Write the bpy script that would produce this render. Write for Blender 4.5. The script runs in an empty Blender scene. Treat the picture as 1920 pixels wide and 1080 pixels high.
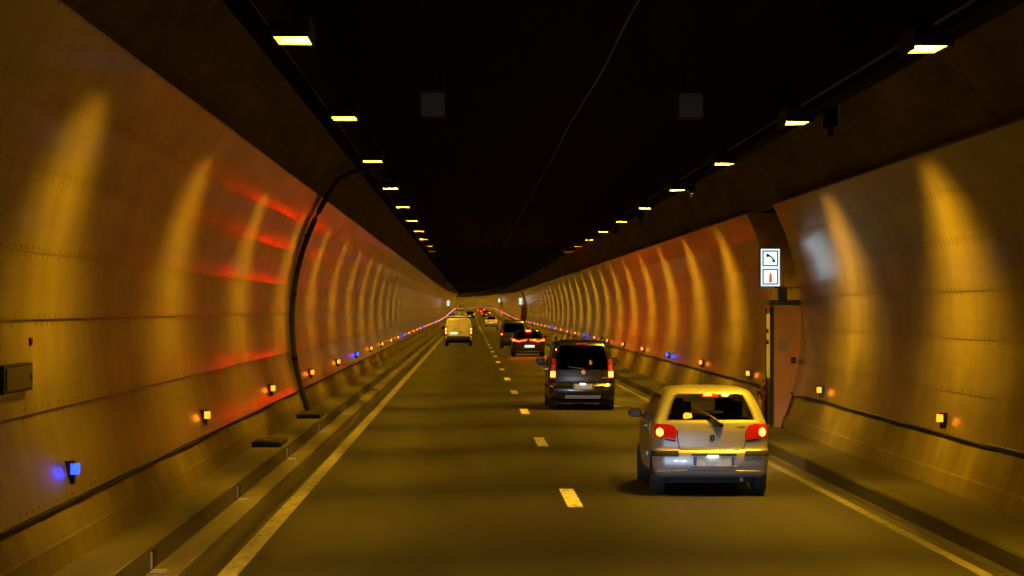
import bpy, bmesh, math, random
from mathutils import Vector, Matrix, noise
from mathutils.bvhtree import BVHTree
random.seed(7)
R = math.radians
SC = bpy.context.scene
COL = SC.collection

# ------------------------------------------------------------------ materials
def nm(name):
    m = bpy.data.materials.new(name); m.use_nodes = True
    return m, m.node_tree.nodes, m.node_tree.links, m.node_tree.nodes['Principled BSDF']

def pm(name, base, rough=.5, metal=0., spec=.5, coat=0., emit=None, es=0., var=0., vscale=3.):
    m, N, L, b = nm(name)
    b.inputs['Base Color'].default_value = (*base, 1)
    b.inputs['Roughness'].default_value = rough
    b.inputs['Metallic'].default_value = metal
    b.inputs['Specular IOR Level'].default_value = spec
    b.inputs['Coat Weight'].default_value = coat
    b.inputs['Coat Roughness'].default_value = .06
    if emit:
        b.inputs['Emission Color'].default_value = (*emit, 1)
        b.inputs['Emission Strength'].default_value = es
    if var:
        tc = N.new('ShaderNodeTexCoord'); n = N.new('ShaderNodeTexNoise')
        n.inputs['Scale'].default_value = vscale; n.inputs['Detail'].default_value = 6
        L.new(tc.outputs['Object'], n.inputs['Vector'])
        mr = N.new('ShaderNodeMapRange'); mr.inputs[1].default_value = .3; mr.inputs[2].default_value = .7
        mr.inputs[3].default_value = 1 - var; mr.inputs[4].default_value = 1 + var
        L.new(n.outputs['Fac'], mr.inputs[0])
        mx = N.new('ShaderNodeMix'); mx.data_type = 'RGBA'; mx.blend_type = 'MULTIPLY'; mx.inputs[0].default_value = 1
        mx.inputs[6].default_value = (*base, 1); L.new(mr.outputs[0], mx.inputs[7])
        L.new(mx.outputs[2], b.inputs['Base Color'])
        rr = N.new('ShaderNodeMapRange'); rr.inputs[3].default_value = max(.02, rough - .08); rr.inputs[4].default_value = min(1, rough + .1)
        L.new(n.outputs['Fac'], rr.inputs[0]); L.new(rr.outputs[0], b.inputs['Roughness'])
    return m

def math_node(N, L, op, a, b=None, c=None):
    n = N.new('ShaderNodeMath'); n.operation = op
    for i, v in enumerate((a, b, c)):
        if v is None: continue
        if isinstance(v, (int, float)): n.inputs[i].default_value = v
        else: L.new(v, n.inputs[i])
    return n.outputs[0]

def panel_material(name='wall_enamel', coat=.42, spec=.4, r0=.37, r1=.30):
    """glossy enamel wall panels: UV u = metres along the tunnel, v = panel row number"""
    m, N, L, b = nm(name)
    M = lambda op, a, bb=None, c=None: math_node(N, L, op, a, bb, c)
    uv = N.new('ShaderNodeUVMap'); sx = N.new('ShaderNodeSeparateXYZ'); L.new(uv.outputs[0], sx.inputs[0])
    u, v = sx.outputs[0], sx.outputs[1]
    fv = M('FRACT', v)
    edge = M('MINIMUM', fv, M('SUBTRACT', 1., fv))               # 0 at a seam
    # horizontal seam line
    seam = M('LESS_THAN', edge, .016)
    # vertical joints every 3 m, staggered row to row
    row = M('FLOOR', v)
    ju = M('MULTIPLY', M('ADD', u, M('MULTIPLY', M('MODULO', M('ABSOLUTE', row), 2.), 0.0)), 1 / 3.)
    fj = M('FRACT', ju); ej = M('MINIMUM', fj, M('SUBTRACT', 1., fj))
    joint = M('LESS_THAN', ej, .0042)
    # bolt heads along the seams and joints
    def dots(coord_along, dist_m, period, off, rad):
        fu = M('MULTIPLY', M('SUBTRACT', M('FRACT', M('MULTIPLY', coord_along, 1 / period)), .5), period)
        dv = M('SUBTRACT', dist_m, off)
        d = M('SQRT', M('ADD', M('MULTIPLY', fu, fu), M('MULTIPLY', dv, dv)))
        return M('LESS_THAN', d, rad)
    dm = M('MULTIPLY', edge, .66)
    d1 = dots(u, dm, .27, .05, .017)
    wn = N.new('ShaderNodeTexWhiteNoise'); wn.noise_dimensions = '2D'
    cb = N.new('ShaderNodeCombineXYZ'); L.new(M('FLOOR', M('MULTIPLY', u, 1 / .27)), cb.inputs[0]); L.new(M('ROUND', M('MULTIPLY', v, 2.)), cb.inputs[1])
    L.new(cb.outputs[0], wn.inputs['Vector'])
    keep = M('GREATER_THAN', wn.outputs['Value'], .3)
    d1 = M('MULTIPLY', d1, keep)
    d2 = M('MULTIPLY', dots(M('MULTIPLY', v, .66), M('MULTIPLY', ej, 3.), .33, .05, .015), M('LESS_THAN', edge, .2))
    bolts = M('MAXIMUM', d1, d2)
    # grime : noise streaks running down the wall and broad clouds
    mp = N.new('ShaderNodeCombineXYZ'); L.new(M('MULTIPLY', u, 2.2), mp.inputs[0]); L.new(M('MULTIPLY', v, .35), mp.inputs[1])
    ns = N.new('ShaderNodeTexNoise'); ns.inputs['Scale'].default_value = 1.; ns.inputs['Detail'].default_value = 1.5; L.new(mp.outputs[0], ns.inputs['Vector'])
    mp2 = N.new('ShaderNodeCombineXYZ'); L.new(M('MULTIPLY', u, .5), mp2.inputs[0]); L.new(M('MULTIPLY', v, .9), mp2.inputs[1])
    ng = N.new('ShaderNodeTexNoise'); ng.inputs['Scale'].default_value = 1.; ng.inputs['Detail'].default_value = 2; L.new(mp2.outputs[0], ng.inputs['Vector'])
    grime = M('ADD', M('MULTIPLY', ns.outputs['Fac'], .45), M('MULTIPLY', ng.outputs['Fac'], .55))
    wr = N.new('ShaderNodeTexWhiteNoise'); wr.noise_dimensions = '2D'
    cb2 = N.new('ShaderNodeCombineXYZ'); L.new(M('FLOOR', ju), cb2.inputs[0]); L.new(row, cb2.inputs[1]); L.new(cb2.outputs[0], wr.inputs['Vector'])
    ramp = N.new('ShaderNodeValToRGB')
    ramp.color_ramp.elements[0].position = .22; ramp.color_ramp.elements[0].color = (.15, .124, .048, 1)
    ramp.color_ramp.elements[1].position = .74; ramp.color_ramp.elements[1].color = (.28, .235, .10, 1)
    L.new(M('ADD', grime, M('MULTIPLY', M('SUBTRACT', wr.outputs['Value'], .5), .07)), ramp.inputs[0])
    # lower wall's dimness painted in as splash grime, with a ragged upper edge
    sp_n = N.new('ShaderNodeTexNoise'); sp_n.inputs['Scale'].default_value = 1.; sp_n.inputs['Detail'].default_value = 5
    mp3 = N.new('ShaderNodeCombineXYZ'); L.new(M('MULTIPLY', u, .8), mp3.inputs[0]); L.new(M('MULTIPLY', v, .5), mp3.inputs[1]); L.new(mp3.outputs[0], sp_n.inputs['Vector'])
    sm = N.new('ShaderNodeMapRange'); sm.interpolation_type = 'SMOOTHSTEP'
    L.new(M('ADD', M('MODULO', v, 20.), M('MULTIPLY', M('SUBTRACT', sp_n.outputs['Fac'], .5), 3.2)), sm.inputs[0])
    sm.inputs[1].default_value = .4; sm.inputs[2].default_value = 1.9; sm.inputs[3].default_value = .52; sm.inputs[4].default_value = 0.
    # grime collects thinly beside the seams
    nb = M('MULTIPLY', M('LESS_THAN', edge, .05), .25)
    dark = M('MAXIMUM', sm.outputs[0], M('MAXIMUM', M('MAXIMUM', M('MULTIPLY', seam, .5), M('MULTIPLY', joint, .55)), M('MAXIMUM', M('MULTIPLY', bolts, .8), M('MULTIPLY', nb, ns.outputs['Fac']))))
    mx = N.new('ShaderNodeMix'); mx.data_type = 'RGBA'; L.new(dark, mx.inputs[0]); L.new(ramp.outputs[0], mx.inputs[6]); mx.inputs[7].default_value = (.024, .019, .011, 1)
    L.new(mx.outputs[2], b.inputs['Base Color'])
    rr = N.new('ShaderNodeMapRange'); rr.inputs[1].default_value = .35; rr.inputs[2].default_value = .65; rr.inputs[3].default_value = r0; rr.inputs[4].default_value = r1
    L.new(grime, rr.inputs[0]); L.new(M('MAXIMUM', rr.outputs[0], M('MULTIPLY', M('MAXIMUM', bolts, seam), .8)), b.inputs['Roughness'])
    b.inputs['Anisotropic'].default_value = .92; b.inputs['Anisotropic Rotation'].default_value = .25
    b.inputs['Specular IOR Level'].default_value = spec
    b.inputs['Coat Weight'].default_value = coat; b.inputs['Coat Roughness'].default_value = .125; b.inputs['Coat IOR'].default_value = 1.4
    tg = N.new('ShaderNodeTangent'); tg.direction_type = 'UV_MAP'; L.new(tg.outputs[0], b.inputs['Tangent'])
    # bolts and joints stand in relief
    hb = M('ADD', M('MULTIPLY', bolts, .006), M('MULTIPLY', M('MAXIMUM', joint, seam), -.006))
    bp = N.new('ShaderNodeBump'); bp.inputs['Strength'].default_value = .5; bp.inputs['Distance'].default_value = 1.; L.new(hb, bp.inputs['Height'])
    L.new(bp.outputs[0], b.inputs['Normal'])
    return m

def concrete(name, c0, c1, rough=.8, scale=1., stretch=(1, .12, 1), spec=.3, joints=0.):
    m, N, L, b = nm(name)
    tc = N.new('ShaderNodeTexCoord'); mp = N.new('ShaderNodeMapping'); mp.inputs['Scale'].default_value = stretch
    L.new(tc.outputs['Object'], mp.inputs['Vector'])
    n1 = N.new('ShaderNodeTexNoise'); n1.inputs['Scale'].default_value = 2.2 * scale; n1.inputs['Detail'].default_value = 8; n1.inputs['Roughness'].default_value = .65
    L.new(mp.outputs[0], n1.inputs['Vector'])
    n2 = N.new('ShaderNodeTexNoise'); n2.inputs['Scale'].default_value = 30 * scale; n2.inputs['Detail'].default_value = 4
    L.new(tc.outputs['Object'], n2.inputs['Vector'])
    ad = math_node(N, L, 'ADD', math_node(N, L, 'MULTIPLY', n1.outputs['Fac'], .75), math_node(N, L, 'MULTIPLY', n2.outputs['Fac'], .25))
    rp = N.new('ShaderNodeValToRGB'); rp.color_ramp.elements[0].position = .35; rp.color_ramp.elements[1].position = .66
    rp.color_ramp.elements[0].color = (*c0, 1); rp.color_ramp.elements[1].color = (*c1, 1)
    L.new(ad, rp.inputs[0])
    out = rp.outputs[0]
    h = n2.outputs['Fac']
    if joints:
        sx = N.new('ShaderNodeSeparateXYZ'); L.new(tc.outputs['Object'], sx.inputs[0])
        f = math_node(N, L, 'FRACT', math_node(N, L, 'MULTIPLY', sx.outputs[1], 1 / joints))
        j = math_node(N, L, 'LESS_THAN', math_node(N, L, 'ABSOLUTE', math_node(N, L, 'SUBTRACT', f, .5)), .012 / joints)
        mx = N.new('ShaderNodeMix'); mx.data_type = 'RGBA'; L.new(j, mx.inputs[0]); L.new(out, mx.inputs[6]); mx.inputs[7].default_value = (.01, .009, .007, 1)
        out = mx.outputs[2]
    L.new(out, b.inputs['Base Color'])
    b.inputs['Roughness'].default_value = rough; b.inputs['Specular IOR Level'].default_value = spec
    bp = N.new('ShaderNodeBump'); bp.inputs['Strength'].default_value = .35; bp.inputs['Distance'].default_value = .01
    L.new(h, bp.inputs['Height']); L.new(bp.outputs[0], b.inputs['Normal'])
    return m

def asphalt():
    m, N, L, b = nm('asphalt')
    M = lambda op, a, bb=None, c=None: math_node(N, L, op, a, bb, c)
    tc = N.new('ShaderNodeTexCoord'); sx = N.new('ShaderNodeSeparateXYZ'); L.new(tc.outputs['Object'], sx.inputs[0])
    mp = N.new('ShaderNodeMapping'); mp.inputs['Scale'].default_value = (1, .06, 1); L.new(tc.outputs['Object'], mp.inputs['Vector'])
    n1 = N.new('ShaderNodeTexNoise'); n1.inputs['Scale'].default_value = 1.3; n1.inputs['Detail'].default_value = 7; L.new(mp.outputs[0], n1.inputs['Vector'])
    n2 = N.new('ShaderNodeTexNoise'); n2.inputs['Scale'].default_value = 45; n2.inputs['Detail'].default_value = 3; L.new(tc.outputs['Object'], n2.inputs['Vector'])
    n3 = N.new('ShaderNodeTexNoise'); n3.inputs['Scale'].default_value = .22; n3.inputs['Detail'].default_value = 5; L.new(tc.outputs['Object'], n3.inputs['Vector'])
    # worn wheel tracks, two to a lane
    w = M('COSINE', M('MULTIPLY', M('SUBTRACT', sx.outputs[0], 1.38), 2 * math.pi / 1.84))
    f = M('ADD', M('ADD', M('MULTIPLY', n1.outputs['Fac'], .5), M('MULTIPLY', n2.outputs['Fac'], .25)), M('ADD', M('MULTIPLY', n3.outputs['Fac'], .25), M('MULTIPLY', w, -.05)))
    rp = N.new('ShaderNodeValToRGB'); rp.color_ramp.elements[0].position = .34; rp.color_ramp.elements[1].position = .68
    rp.color_ramp.elements[0].color = (.0125, .012, .0108, 1); rp.color_ramp.elements[1].color = (.034, .0325, .0295, 1)
    L.new(f, rp.inputs[0]); L.new(rp.outputs[0], b.inputs['Base Color'])
    rr = N.new('ShaderNodeMapRange'); rr.inputs[3].default_value = .75; rr.inputs[4].default_value = .5; L.new(f, rr.inputs[0]); L.new(rr.outputs[0], b.inputs['Roughness'])
    b.inputs['Specular IOR Level'].default_value = .35
    bp = N.new('ShaderNodeBump'); bp.inputs['Strength'].default_value = .5; bp.inputs['Distance'].default_value = .008
    L.new(n2.outputs['Fac'], bp.inputs['Height']); L.new(bp.outputs[0], b.inputs['Normal'])
    return m

def road_paint(name, c0, c1):
    m, N, L, b = nm(name)
    tc = N.new('ShaderNodeTexCoord')
    n = N.new('ShaderNodeTexNoise'); n.inputs['Scale'].default_value = 9; n.inputs['Detail'].default_value = 8; n.inputs['Roughness'].default_value = .7
    mp = N.new('ShaderNodeMapping'); mp.inputs['Scale'].default_value = (1, .25, 1); L.new(tc.outputs['Object'], mp.inputs['Vector']); L.new(mp.outputs[0], n.inputs['Vector'])
    rp = N.new('ShaderNodeValToRGB'); rp.color_ramp.elements[0].position = .33; rp.color_ramp.elements[1].position = .52
    rp.color_ramp.elements[0].color = (*c0, 1); rp.color_ramp.elements[1].color = (*c1, 1)
    L.new(n.outputs['Fac'], rp.inputs[0]); L.new(rp.outputs[0], b.inputs['Base Color'])
    b.inputs['Roughness'].default_value = .6
    return m

def glass_mat(name, tint=(.22, .22, .2), rough=.02):
    m, N, L, b = nm(name); N.remove(b)
    out = N['Material Output']
    tr = N.new('ShaderNodeBsdfTransparent'); tr.inputs[0].default_value = (*tint, 1)
    gl = N.new('ShaderNodeBsdfGlossy'); gl.inputs['Roughness'].default_value = rough
    fr = N.new('ShaderNodeFresnel'); ge = N.new('ShaderNodeNewGeometry')      # thin sheet: same reflection from both faces
    L.new(math_node(N, L, 'MULTIPLY_ADD', ge.outputs['Backfacing'], 1 / 1.5 - 1.5, 1.5), fr.inputs[0])
    mx = N.new('ShaderNodeMixShader'); L.new(fr.outputs[0], mx.inputs[0]); L.new(tr.outputs[0], mx.inputs[1]); L.new(gl.outputs[0], mx.inputs[2])
    L.new(mx.outputs[0], out.inputs[0])
    return m

SODIUM = (1., .50, .014)
MT = dict(
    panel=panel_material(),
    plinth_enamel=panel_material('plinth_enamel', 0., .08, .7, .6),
    plinth=concrete('plinth_paint', (.17, .145, .09), (.29, .25, .165), rough=.55, stretch=(1, .25, 2), joints=3.),
    vault=concrete('vault_concrete', (.10, .082, .058), (.22, .18, .125), rough=.95, spec=.1, scale=.6, stretch=(1, .35, 1), joints=6.),
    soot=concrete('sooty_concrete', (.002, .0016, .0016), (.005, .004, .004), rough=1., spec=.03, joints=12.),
    niche=concrete('niche_concrete', (.14, .105, .06), (.26, .19, .11), rough=.8),
    kerb=concrete('kerb_concrete', (.08, .073, .064), (.17, .157, .135), rough=.75, joints=2.),
    walk=concrete('pavement_concrete', (.05, .046, .039), (.11, .10, .085), rough=.75, joints=4.),
    walk_dark=concrete('dark_pavement', (.014, .013, .0115), (.036, .033, .028), rough=.8, joints=4.),
    gutter=concrete('wet_gutter', (.02, .019, .017), (.06, .056, .05), rough=.45, joints=2.),
    asphalt=asphalt(), paint=road_paint('road_paint', (.25, .23, .2), (.72, .70, .66)), paint_line=road_paint('line_paint', (.08, .075, .068), (.27, .26, .24)), paint_worn=road_paint('worn_line_paint', (.04, .038, .034), (.14, .135, .12)),
    black=pm('black_plastic', (.012, .012, .012), .45),
    matt=pm('sooty_metal', (.003, .003, .003), .9, spec=.03),
    rubber=pm('cable_rubber', (.010, .009, .009), .6),
    tyre=pm('tyre_rubber', (.014, .014, .014), .75, var=.3, vscale=12),
    rim=pm('alloy', (.42, .42, .43), .35, metal=.9, var=.2, vscale=8),
    glass=glass_mat('tinted_glass', (.80, .80, .78)), glass_dark=glass_mat('privacy_glass', (.12, .12, .12)),
    blackglass=pm('black_glass', (.006, .006, .007), .04, spec=.6),
    silver=pm('silver_paint', (.43, .43, .44), .38, metal=.45, coat=.45, var=.06, vscale=2.),
    blackpaint=pm('black_paint', (.008, .008, .010), .22, coat=1., var=.2, vscale=2.),
    darkred=pm('dark_paint', (.018, .010, .010), .28, coat=1.),
    darkpaint=pm('charcoal_paint', (.016, .014, .013), .3, coat=1.),
    white=pm('white_paint', (.72, .68, .56), .42, coat=.4, var=.07, vscale=1.5),
    redpaint=pm('red_paint', (.35, .03, .02), .3, coat=.8),
    chrome=pm('chrome', (.7, .7, .7), .15, metal=1.),
    trim=pm('grey_trim', (.22, .22, .21), .5, var=.15, vscale=10),
    grey=pm('grey_plastic', (.028, .028, .028), .75, spec=.25),
    plate=pm('plate_white', (.72, .72, .70), .35, var=.15, vscale=14),
    plateblue=pm('plate_blue', (.03, .10, .45), .35),
    plateglow=pm('glowing_plate', (.75, .75, .72), .4, emit=(1, .86, .6), es=1.1),  # glow put into the plate itself in place of lamp light
    cloth=pm('seat_cloth', (.05, .047, .043), .9),
    sticker=pm('cream_sticker', (.75, .66, .5), .5),
    lensred=pm('red_lens', (.25, .006, .004), .12, coat=1., emit=(1, .012, .004), es=.18),
    lensred_lit=pm('red_lens_lit', (.3, .008, .004), .12, coat=1., emit=(1, .012, .003), es=.22),
    hot=pm('tail_lamp_hot', (.5, .05, .02), .2, emit=(1, .20, .03), es=7.),
    hot_amber=pm('tail_lamp_amber', (.5, .2, .05), .2, emit=(1, .34, .05), es=4.),
    brake=pm('brake_lamp_hot', (.5, .03, .02), .2, emit=(1, .0036, .001), es=300.),
    brake_strip=pm('brake_strip', (.5, .03, .02), .2, emit=(1, .0065, .001), es=130.),
    lamp=pm('sodium_lens', (.8, .7, .5), .3, emit=SODIUM, es=1900.),
    housing=pm('lamp_housing', (.004, .004, .004), .8, var=.2),
    plate_bulb=pm('plate_lamp', (.8, .8, .8), .3, emit=(1, .96, .9), es=7.),
    skid=pm('pale_skid', (.6, .58, .52), .45),
    farred=pm('far_brake_lamp', (.5, .03, .02), .2, emit=(1, .02, .006), es=14.),
    headlens=pm('headlamp_lens', (.7, .7, .7), .1, emit=(1, .82, .55), es=2.),
    mirror_dark=pm('mirror_dark', (.03, .03, .03), .35),
    added_louvre=pm('added_louvre_grey', (.34, .33, .31), .5),
    amber=pm('amber_led', (.5, .25, .05), .2, emit=(1, .21, .012), es=3.4),
    blue=pm('blue_led', (.05, .1, .5), .2, emit=(.012, .035, 1), es=6.),
    signwhite=pm('backlit_sign_white', (.8, .8, .8), .3, emit=(.86, 1, .98), es=1.1),
    signblue=pm('backlit_sign_blue', (.01, .09, .25), .3, emit=(.01, .20, .5), es=.55),
    signred=pm('backlit_sign_red', (.5, .06, .03), .3, emit=(1, .16, .06), es=.75),
    signblack=pm('sign_black', (.006, .006, .006), .5),
    orange=pm('orange_enamel', (.80, .32, .05), .42, var=.12, vscale=2.5),
    pale=pm('pane_reflection', (.5, .5, .4), .4),
    plaque=pm('worn_plaque', (.42, .30, .14), .5, var=.3, vscale=16),
    redsteel=pm('red_steel', (.16, .02, .015), .4),
    reflector=pm('pale_reflector', (.36, .33, .27), .35),
    slot=pm('slot_black', (.006, .006, .006), .8),
    signalglow=pm('signal_face_glow', (.10, .115, .15), .4, emit=(.35, .5, .8), es=.006),  # faint glow put into the unlit face so it shows
)
for k in ('lamp',): MT[k].cycles.emission_sampling = 'FRONT'
for k in ('lensred', 'lensred_lit', 'plateglow', 'signblue', 'signred'): MT[k].cycles.emission_sampling = 'NONE'

# ------------------------------------------------------------------ helpers
def link(name, mesh, mat, parent=None):
    o = bpy.data.objects.new(name, mesh); COL.objects.link(o)
    if mat is not None:
        for mm in (mat if isinstance(mat, (list, tuple)) else [mat]): o.data.materials.append(mm)
    if parent is not None: o.parent = parent
    return o

def obj(name, bm, mat, parent=None, smooth=None, bevel=0., loc=None, rz=None):
    if bevel:
        es = [e for e in bm.edges if len(e.link_faces) == 2 and e.calc_face_angle(0) > .6]
        bmesh.ops.bevel(bm, geom=es, offset=bevel, segments=2, affect='EDGES', clamp_overlap=True)
    bmesh.ops.recalc_face_normals(bm, faces=bm.faces[:])
    me = bpy.data.meshes.new(name); bm.to_mesh(me); bm.free()
    if smooth:
        for p in me.polygons: p.use_smooth = True
        me.set_sharp_from_angle(angle=R(smooth))
    o = link(name, me, mat, parent)
    if loc is not None: o.location = loc
    if rz is not None: o.rotation_euler.z = rz
    return o

def box(bm, x0, x1, y0, y1, z0, z1):
    vs = [bm.verts.new((x, y, z)) for z in (z0, z1) for y in (y0, y1) for x in (x0, x1)]
    for f in ((0, 2, 3, 1), (4, 5, 7, 6), (0, 1, 5, 4), (2, 6, 7, 3), (1, 3, 7, 5), (0, 4, 6, 2)):
        bm.faces.new([vs[i] for i in f])

def boxes(*bs):
    bm = bmesh.new()
    for b in bs: box(bm, *b)
    return bm

def tube(bm, pts, r, n=8, cap=True):
    pts = [Vector(p) for p in pts]; rings = []
    for i, p in enumerate(pts):
        t = (pts[min(i + 1, len(pts) - 1)] - pts[max(i - 1, 0)]).normalized()
        a = Vector((0, 0, 1)) if abs(t.z) < .9 else Vector((1, 0, 0))
        e1 = t.cross(a).normalized(); e2 = t.cross(e1).normalized()
        rr = r[i] if isinstance(r, (list, tuple)) else r
        rings.append([bm.verts.new(p + rr * (math.cos(2 * math.pi * k / n) * e1 + math.sin(2 * math.pi * k / n) * e2)) for k in range(n)])
    for a, b in zip(rings, rings[1:]):
        for k in range(n): bm.faces.new((a[k], a[(k + 1) % n], b[(k + 1) % n], b[k]))
    if cap: bm.faces.new(rings[0][::-1]); bm.faces.new(rings[-1])
    return bm

def lathe(bm, prof, axis='x', n=28, c=(0, 0, 0)):
    """prof: (offset along axis, radius)"""
    rings = []
    for a, r in prof:
        ring = []
        for k in range(n):
            t = 2 * math.pi * k / n; p = (a, r * math.cos(t), r * math.sin(t))
            if axis == 'y': p = (p[1], p[0], p[2])
            if axis == 'z': p = (p[1], p[2], p[0])
            ring.append(bm.verts.new(Vector(p) + Vector(c)))
        rings.append(ring)
    for a, b in zip(rings, rings[1:]):
        for k in range(n): bm.faces.new((a[k], a[(k + 1) % n], b[(k + 1) % n], b[k]))
    bm.faces.new(rings[0][::-1]); bm.faces.new(rings[-1])

def tag(o, label=None, cat=None, group=None, kind=None):
    if label: o['label'] = label
    if cat: o['category'] = cat
    if group: o['group'] = group
    if kind: o['kind'] = kind
    return o

def thing(name, label, cat, loc=(0, 0, 0), rz=0., group=None):
    o = bpy.data.objects.new(name, None); COL.objects.link(o)
    o.location = loc; o.rotation_euler = (0, 0, rz); o.empty_display_size = .2
    return tag(o, label, cat, group)

def dup(root, loc, rz, label):
    r = root.copy(); COL.objects.link(r); r.location = loc; r.rotation_euler = (0, 0, rz); r['label'] = label
    for ch in list(root.children):
        c = ch.copy(); COL.objects.link(c); c.parent = r
        for g in list(ch.children):
            d = g.copy(); COL.objects.link(d); d.parent = c
    return r

ORD = ['first', 'second', 'third', 'fourth', 'fifth', 'sixth', 'seventh', 'eighth', 'ninth', 'tenth', 'eleventh', 'twelfth', 'thirteenth', 'fourteenth', 'fifteenth', 'sixteenth', 'seventeenth', 'eighteenth', 'nineteenth', 'twentieth']

# ------------------------------------------------------------------ tunnel path
AX, RAD, CZ = 1.38, 5.35, 2.30          # tunnel axis, wall radius, centre height above the road
S_END = 960
S0, RC = 615., 1700.
def sstep(a, b, x):
    t = min(1, max(0, (x - a) / (b - a))); return t * t * (3 - 2 * t)
ZT = [0.]
for _i in range(1, S_END + 60):
    ZT.append(ZT[-1] + .0050 * sstep(270, 350, _i) * (1 - .68 * sstep(550, 690, _i)))
def zs(s):
    if s <= 0: return 0.
    i = int(s); f = s - i
    return ZT[i] * (1 - f) + ZT[i + 1] * f
def dX(s): return -(s - S0) / RC if s > S0 else 0.
def P(s, x, z):
    d = dX(s); n = math.hypot(1, d); X = -(s - S0) ** 2 / (2 * RC) if s > S0 else 0.
    xl = x - AX
    return Vector((AX + X + xl / n, s - xl * d / n, z + zs(s)))
def heading(s): return math.atan(-dX(s))
def arc_x(z, side, r=RAD):
    return AX + side * math.sqrt(max(.01, r * r - (z - CZ) ** 2))
def srange(a, b, fine=1.):
    out = [a]; s = a
    while s < b - 1e-6:
        step = fine if s < 130 else (2.5 if s < 260 else 5.)
        s = min(b, (math.floor(s / step + 1e-6) + 1) * step); out.append(s)
    return out

def sweep(name, prof, ss, mat, parent=None, smooth=40, uvv=None, wob=0., close=False):
    """extrude a cross-section (x, z) along the tunnel"""
    verts, faces, uvs = [], [], []
    n = len(prof)
    for s in ss:
        for j, (x, z) in enumerate(prof):
            w = 0.
            if wob: w = wob * (noise.noise(Vector((s * .33, z * .55, 3.1 + (x > AX) * 9))) + .16 * noise.noise(Vector((s * 1.1, z * 1.3, 7.7 + (x > AX) * 9))))
            verts.append(P(s, x + w, z))
    m = n if close else n - 1
    for i in range(len(ss) - 1):
        for j in range(m):
            a, b = i * n + j, i * n + (j + 1) % n
            faces.append((a, b, b + n, a + n))
            if uvv: uvs += [(ss[i], uvv[j]), (ss[i], uvv[(j + 1) % n]), (ss[i + 1], uvv[(j + 1) % n]), (ss[i + 1], uvv[j])]
    me = bpy.data.meshes.new(name); me.from_pydata([tuple(v) for v in verts], [], faces)
    if uvv:
        ul = me.uv_layers.new(name='UVMap')
        for k, c in enumerate(uvs): ul.data[k].uv = c
    for p in me.polygons: p.use_smooth = True
    me.set_sharp_from_angle(angle=R(smooth)); me.update()
    return link(name, me, mat, parent)

SB = -45.     # the tunnel goes on behind the camera
ALL = srange(SB, S_END)

# road and verges -----------------------------------------------------------
tag(sweep('road', [(-2.52, 0), (-.5, .012), (AX, .02), (3.2, .012), (5.24, 0)], ALL, MT['asphalt']), kind='structure')
tag(sweep('gutter', [(-2.516, .002), (-2.60, -.05), (-2.72, -.05), (-2.78, .0)], ALL, MT['gutter'], smooth=60), kind='structure')
tag(sweep('kerb_ledge', [(-2.78, -.02), (-2.785, .045), (-2.80, .055), (-3.085, .06)], ALL, MT['kerb'], smooth=30), kind='structure')
tag(sweep('pavement', [(-3.08, .05), (-3.08, .285), (-3.095, .30), (-3.30, .302), (-3.85, .305)], ALL, MT['walk'], smooth=30), kind='structure')
tag(sweep('gutter', [(5.236, .002), (5.30, -.02), (5.41, -.02)], ALL, MT['gutter'], smooth=60), kind='structure')
tag(sweep('pavement', [(5.41, -.03), (5.412, .155), (5.43, .18), (5.46, .182), (7.5, .19)], ALL, MT['walk_dark'], smooth=30), kind='structure')

def strip_mesh(name, segs, mat):
    verts, faces = [], []
    for (x0, x1, a, b) in segs:
        ss = srange(a, b) if b - a > 6 else [a, b]
        base = len(verts)
        for s in ss:
            for x in (x0, x1):
                zz = .0245 - abs(x - AX) * .00525
                verts.append(tuple(P(s, x, zz + .0005)))
        for i in range(len(ss) - 1):
            k = base + 2 * i; faces.append((k, k + 1, k + 3, k + 2))
    me = bpy.data.meshes.new(name); me.from_pydata(verts, [], faces); me.update()
    return link(name, me, mat)
dashes = []
d = 29.5 - 13 * 4
while d < S_END - 5:
    dashes.append((AX - .10, AX + .10, d, d + 3.0)); d += 13.0
tag(strip_mesh('lane_marking', dashes, MT['paint']), kind='structure')
tag(strip_mesh('edge_line', [(-2.45, -2.25, SB, S_END)], MT['paint_line']), kind='structure')
tag(strip_mesh('edge_line', [(4.96, 5.09, SB, S_END)], MT['paint_worn']), kind='structure')

# walls -----------------------------------------------------------------------
NICHES = [46.05, 267.0, 457.0]
NLEN = 4.4
def rows_profile(side, seams, laps):
    """panel rows between seams: each row is flatter than the arc and laps the one below"""
    prof, vv = [], []
    for r, (z0, z1) in enumerate(zip(seams, seams[1:])):
        xa, xb = arc_x(z0, side), arc_x(z1, side)
        for k in range(5):
            t = k / 4; z = z0 + (z1 - z0) * t
            lp = laps[r]; fl = .85 if lp > .02 else .6
            x = (1 - fl) * arc_x(z, side) + fl * (xa + (xb - xa) * t)
            x -= side * (lp * (1 - t) if lp > 0 else -lp * t)      # one edge of each row stands proud
            prof.append((x, z)); vv.append(r + .02 + t * .96)
    return prof, vv

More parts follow.
